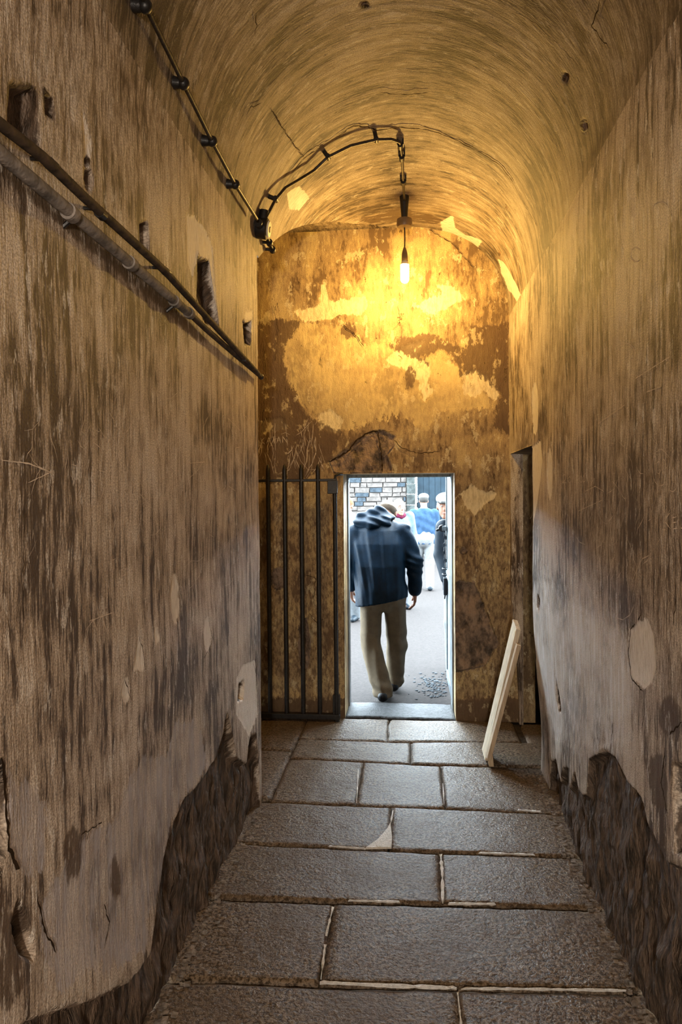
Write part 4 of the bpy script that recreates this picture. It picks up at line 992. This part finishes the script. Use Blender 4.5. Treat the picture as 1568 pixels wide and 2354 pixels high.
def hood1(t):
    H = Field((-0.32, -0.10, 1.30), (0.18, 0.36, 1.70), 0.007)
    H.ell((-0.085, 0.115, 1.462), (0.165, 0.105, 0.062), 0.03, np.array(Matrix.Rotation(R(-6), 3, 'Y')))
    H.cone((-0.20, 0.12, 1.50), (-0.04, 0.15, 1.545), 0.038, 0.050, 0.03); H.cone((-0.04, 0.15, 1.545), (0.06, 0.15, 1.50), 0.050, 0.038, 0.03)
    H.cone((-0.215, 0.09, 1.455), (-0.10, 0.02, 1.43), 0.030, 0.028, 0.02); H.cone((-0.10, 0.02, 1.43), (0.045, 0.06, 1.455), 0.028, 0.030, 0.02)
    H.wrinkle(lambda X, Y, Z: -0.005*np.sin(Z*95+X*22+2.2*np.sin(X*13+Y*9)))
    H.mesh('hood', NAVY, t)
person((-0.222, 5.90, 0.0), 0.0, 'person in a navy hooded jacket and beige trousers stooping out through the doorway', J1, SEC1, lambda X: 0.805+0.19*X, 
       {'top': NAVY, 'legs': cloth('beige_trousers', (0.084, 0.065, 0.044), 0.85, 0.05, 0.12, 12), 'shoe': cloth('black_shoe', (0.006, 0.006, 0.007), 0.45, 0.1), 'hair': cloth('grey_brown_hair', (0.07, 0.052, 0.038), 0.8)},
       0.0085, fold1, hood1, None, 'fringe', leg_r=(0.098, 0.086, 0.078), wr=wr1, tr_wr=trw1, slv=(0.080, 0.068, 0.056))

STD = dict(head=(0, 0.035, 1.60), hf=(0, 1, -0.05), neck=(0, 0.0, 1.46), sh_l=(-0.19, 0, 1.385), el_l=(-0.25, -0.02, 1.12), wr_l=(-0.24, 0.08, 0.88), sh_r=(0.19, 0, 1.385), el_r=(0.25, -0.02, 1.12), wr_r=(0.24, 0.08, 0.88),
           hip_l=(-0.09, 0, 0.88), kn_l=(-0.10, 0.01, 0.48), an_l=(-0.10, -0.02, 0.085), hip_r=(0.09, 0, 0.88), kn_r=(0.10, 0.01, 0.48), an_r=(0.10, -0.02, 0.085), foot_l=(-0.1, 1), foot_r=(0.1, 1))
SECS = [(0.70, 0, 0, 0.20, 0.135), (0.95, 0, 0, 0.195, 0.135), (1.15, 0, 0, 0.20, 0.135), (1.32, 0, 0, 0.215, 0.125), (1.41, 0, 0, 0.175, 0.105), (1.47, 0, 0, 0.085, 0.075)]
def foldS(X, Y, Z, dx, dy): return -(0.006*np.sin(dx*60+3*np.sin(Z*9))+0.005*np.sin(Z*40+X*20))
SHOE = cloth('dark_leather_shoe', (0.005, 0.008, 0.011), 0.5, 0.1)
# ---- man in a white cap looking in past the open steel door
J2 = dict(STD); J2.update(head=(0.17, 0.03, 1.585), hf=(0.10, 1, -0.02), neck=(0.10, 0.0, 1.455), an_r=(0.11, 0.14, 0.085), kn_r=(0.11, 0.10, 0.48), wr_r=(0.17, 0.11, 0.90), el_r=(0.215, 0.0, 1.12))
person((0.52, 6.88, -0.01), math.pi, 'person in a white cap and dark jacket peering past the open steel door', J2, SECS, 0.78,
       {'top': cloth('charcoal_jacket', (0.006, 0.009, 0.013), 0.6), 'legs': cloth('pale_trousers', (0.09, 0.09, 0.09), 0.85), 'shoe': SHOE, 'hat': cloth('white_cap', (0.13, 0.127, 0.125), 0.85), 'hair': cloth('grey_hair', (0.2, 0.19, 0.18), 0.8)},
       0.010, foldS, None, True, 'fringe', True)
# ---- man in a sky-blue shirt with a white cap, back turned
J3 = dict(STD); J3.update(el_l=(-0.27, 0.06, 1.17), wr_l=(-0.10, 0.24, 1.12), el_r=(0.24, 0.05, 1.14), wr_r=(0.12, 0.24, 1.10), an_l=(-0.09, 0.22, 0.1), kn_l=(-0.09, 0.14, 0.48))
person((0.265, 12.7, -0.01), 0.08, 'person in a sky-blue shirt and white cap with back turned, across the yard', J3, SECS, 0.83,
       {'top': cloth('sky_blue_shirt', (0.0105, 0.023, 0.044), 0.8), 'legs': cloth('white_trousers', (0.075, 0.075, 0.075), 0.85), 'shoe': SHOE, 'hat': cloth('white_cap_far', (0.10, 0.10, 0.10), 0.85), 'hair': cloth('dark_grey_hair', (0.025, 0.023, 0.021), 0.8)},
       0.014, foldS, None, True, 'full')
# ---- two further visitors
J4 = dict(STD); J4.update(head=(0, 0.035, 1.52), neck=(0, 0, 1.40))
person((-0.16, 10.6, -0.01), math.pi+0.5, 'person in a pale blue top and maroon scarf among the yard visitors', J4, [(z-0.05, x, y, a*0.93, b) for z, x, y, a, b in SECS], 0.80,
       {'top': cloth('pale_blue_top', (0.05, 0.066, 0.078), 0.85), 'legs': cloth('light_grey_trousers', (0.06, 0.06, 0.063), 0.85), 'shoe': SHOE, 'hair': cloth('fair_hair', (0.08, 0.066, 0.05), 0.8), 'scarf': cloth('maroon_scarf', (0.035, 0.003, 0.010), 0.85)},
       0.014, foldS, None, None, 'full', True, scarf=True)
J5 = dict(STD); J5.update(head=(0, 0.035, 1.56), neck=(0, 0, 1.43))
person((-0.83, 9.6, -0.01), math.pi-0.3, 'person in a white top standing beyond the left door jamb', J5, SECS, 0.80,
       {'top': cloth('white_top', (0.09, 0.09, 0.088), 0.85), 'legs': cloth('mid_grey_trousers', (0.05, 0.053, 0.056), 0.85), 'shoe': SHOE, 'hair': cloth('auburn_hair', (0.09, 0.04, 0.02), 0.8)},
       0.014, foldS, None, None, 'full', True)
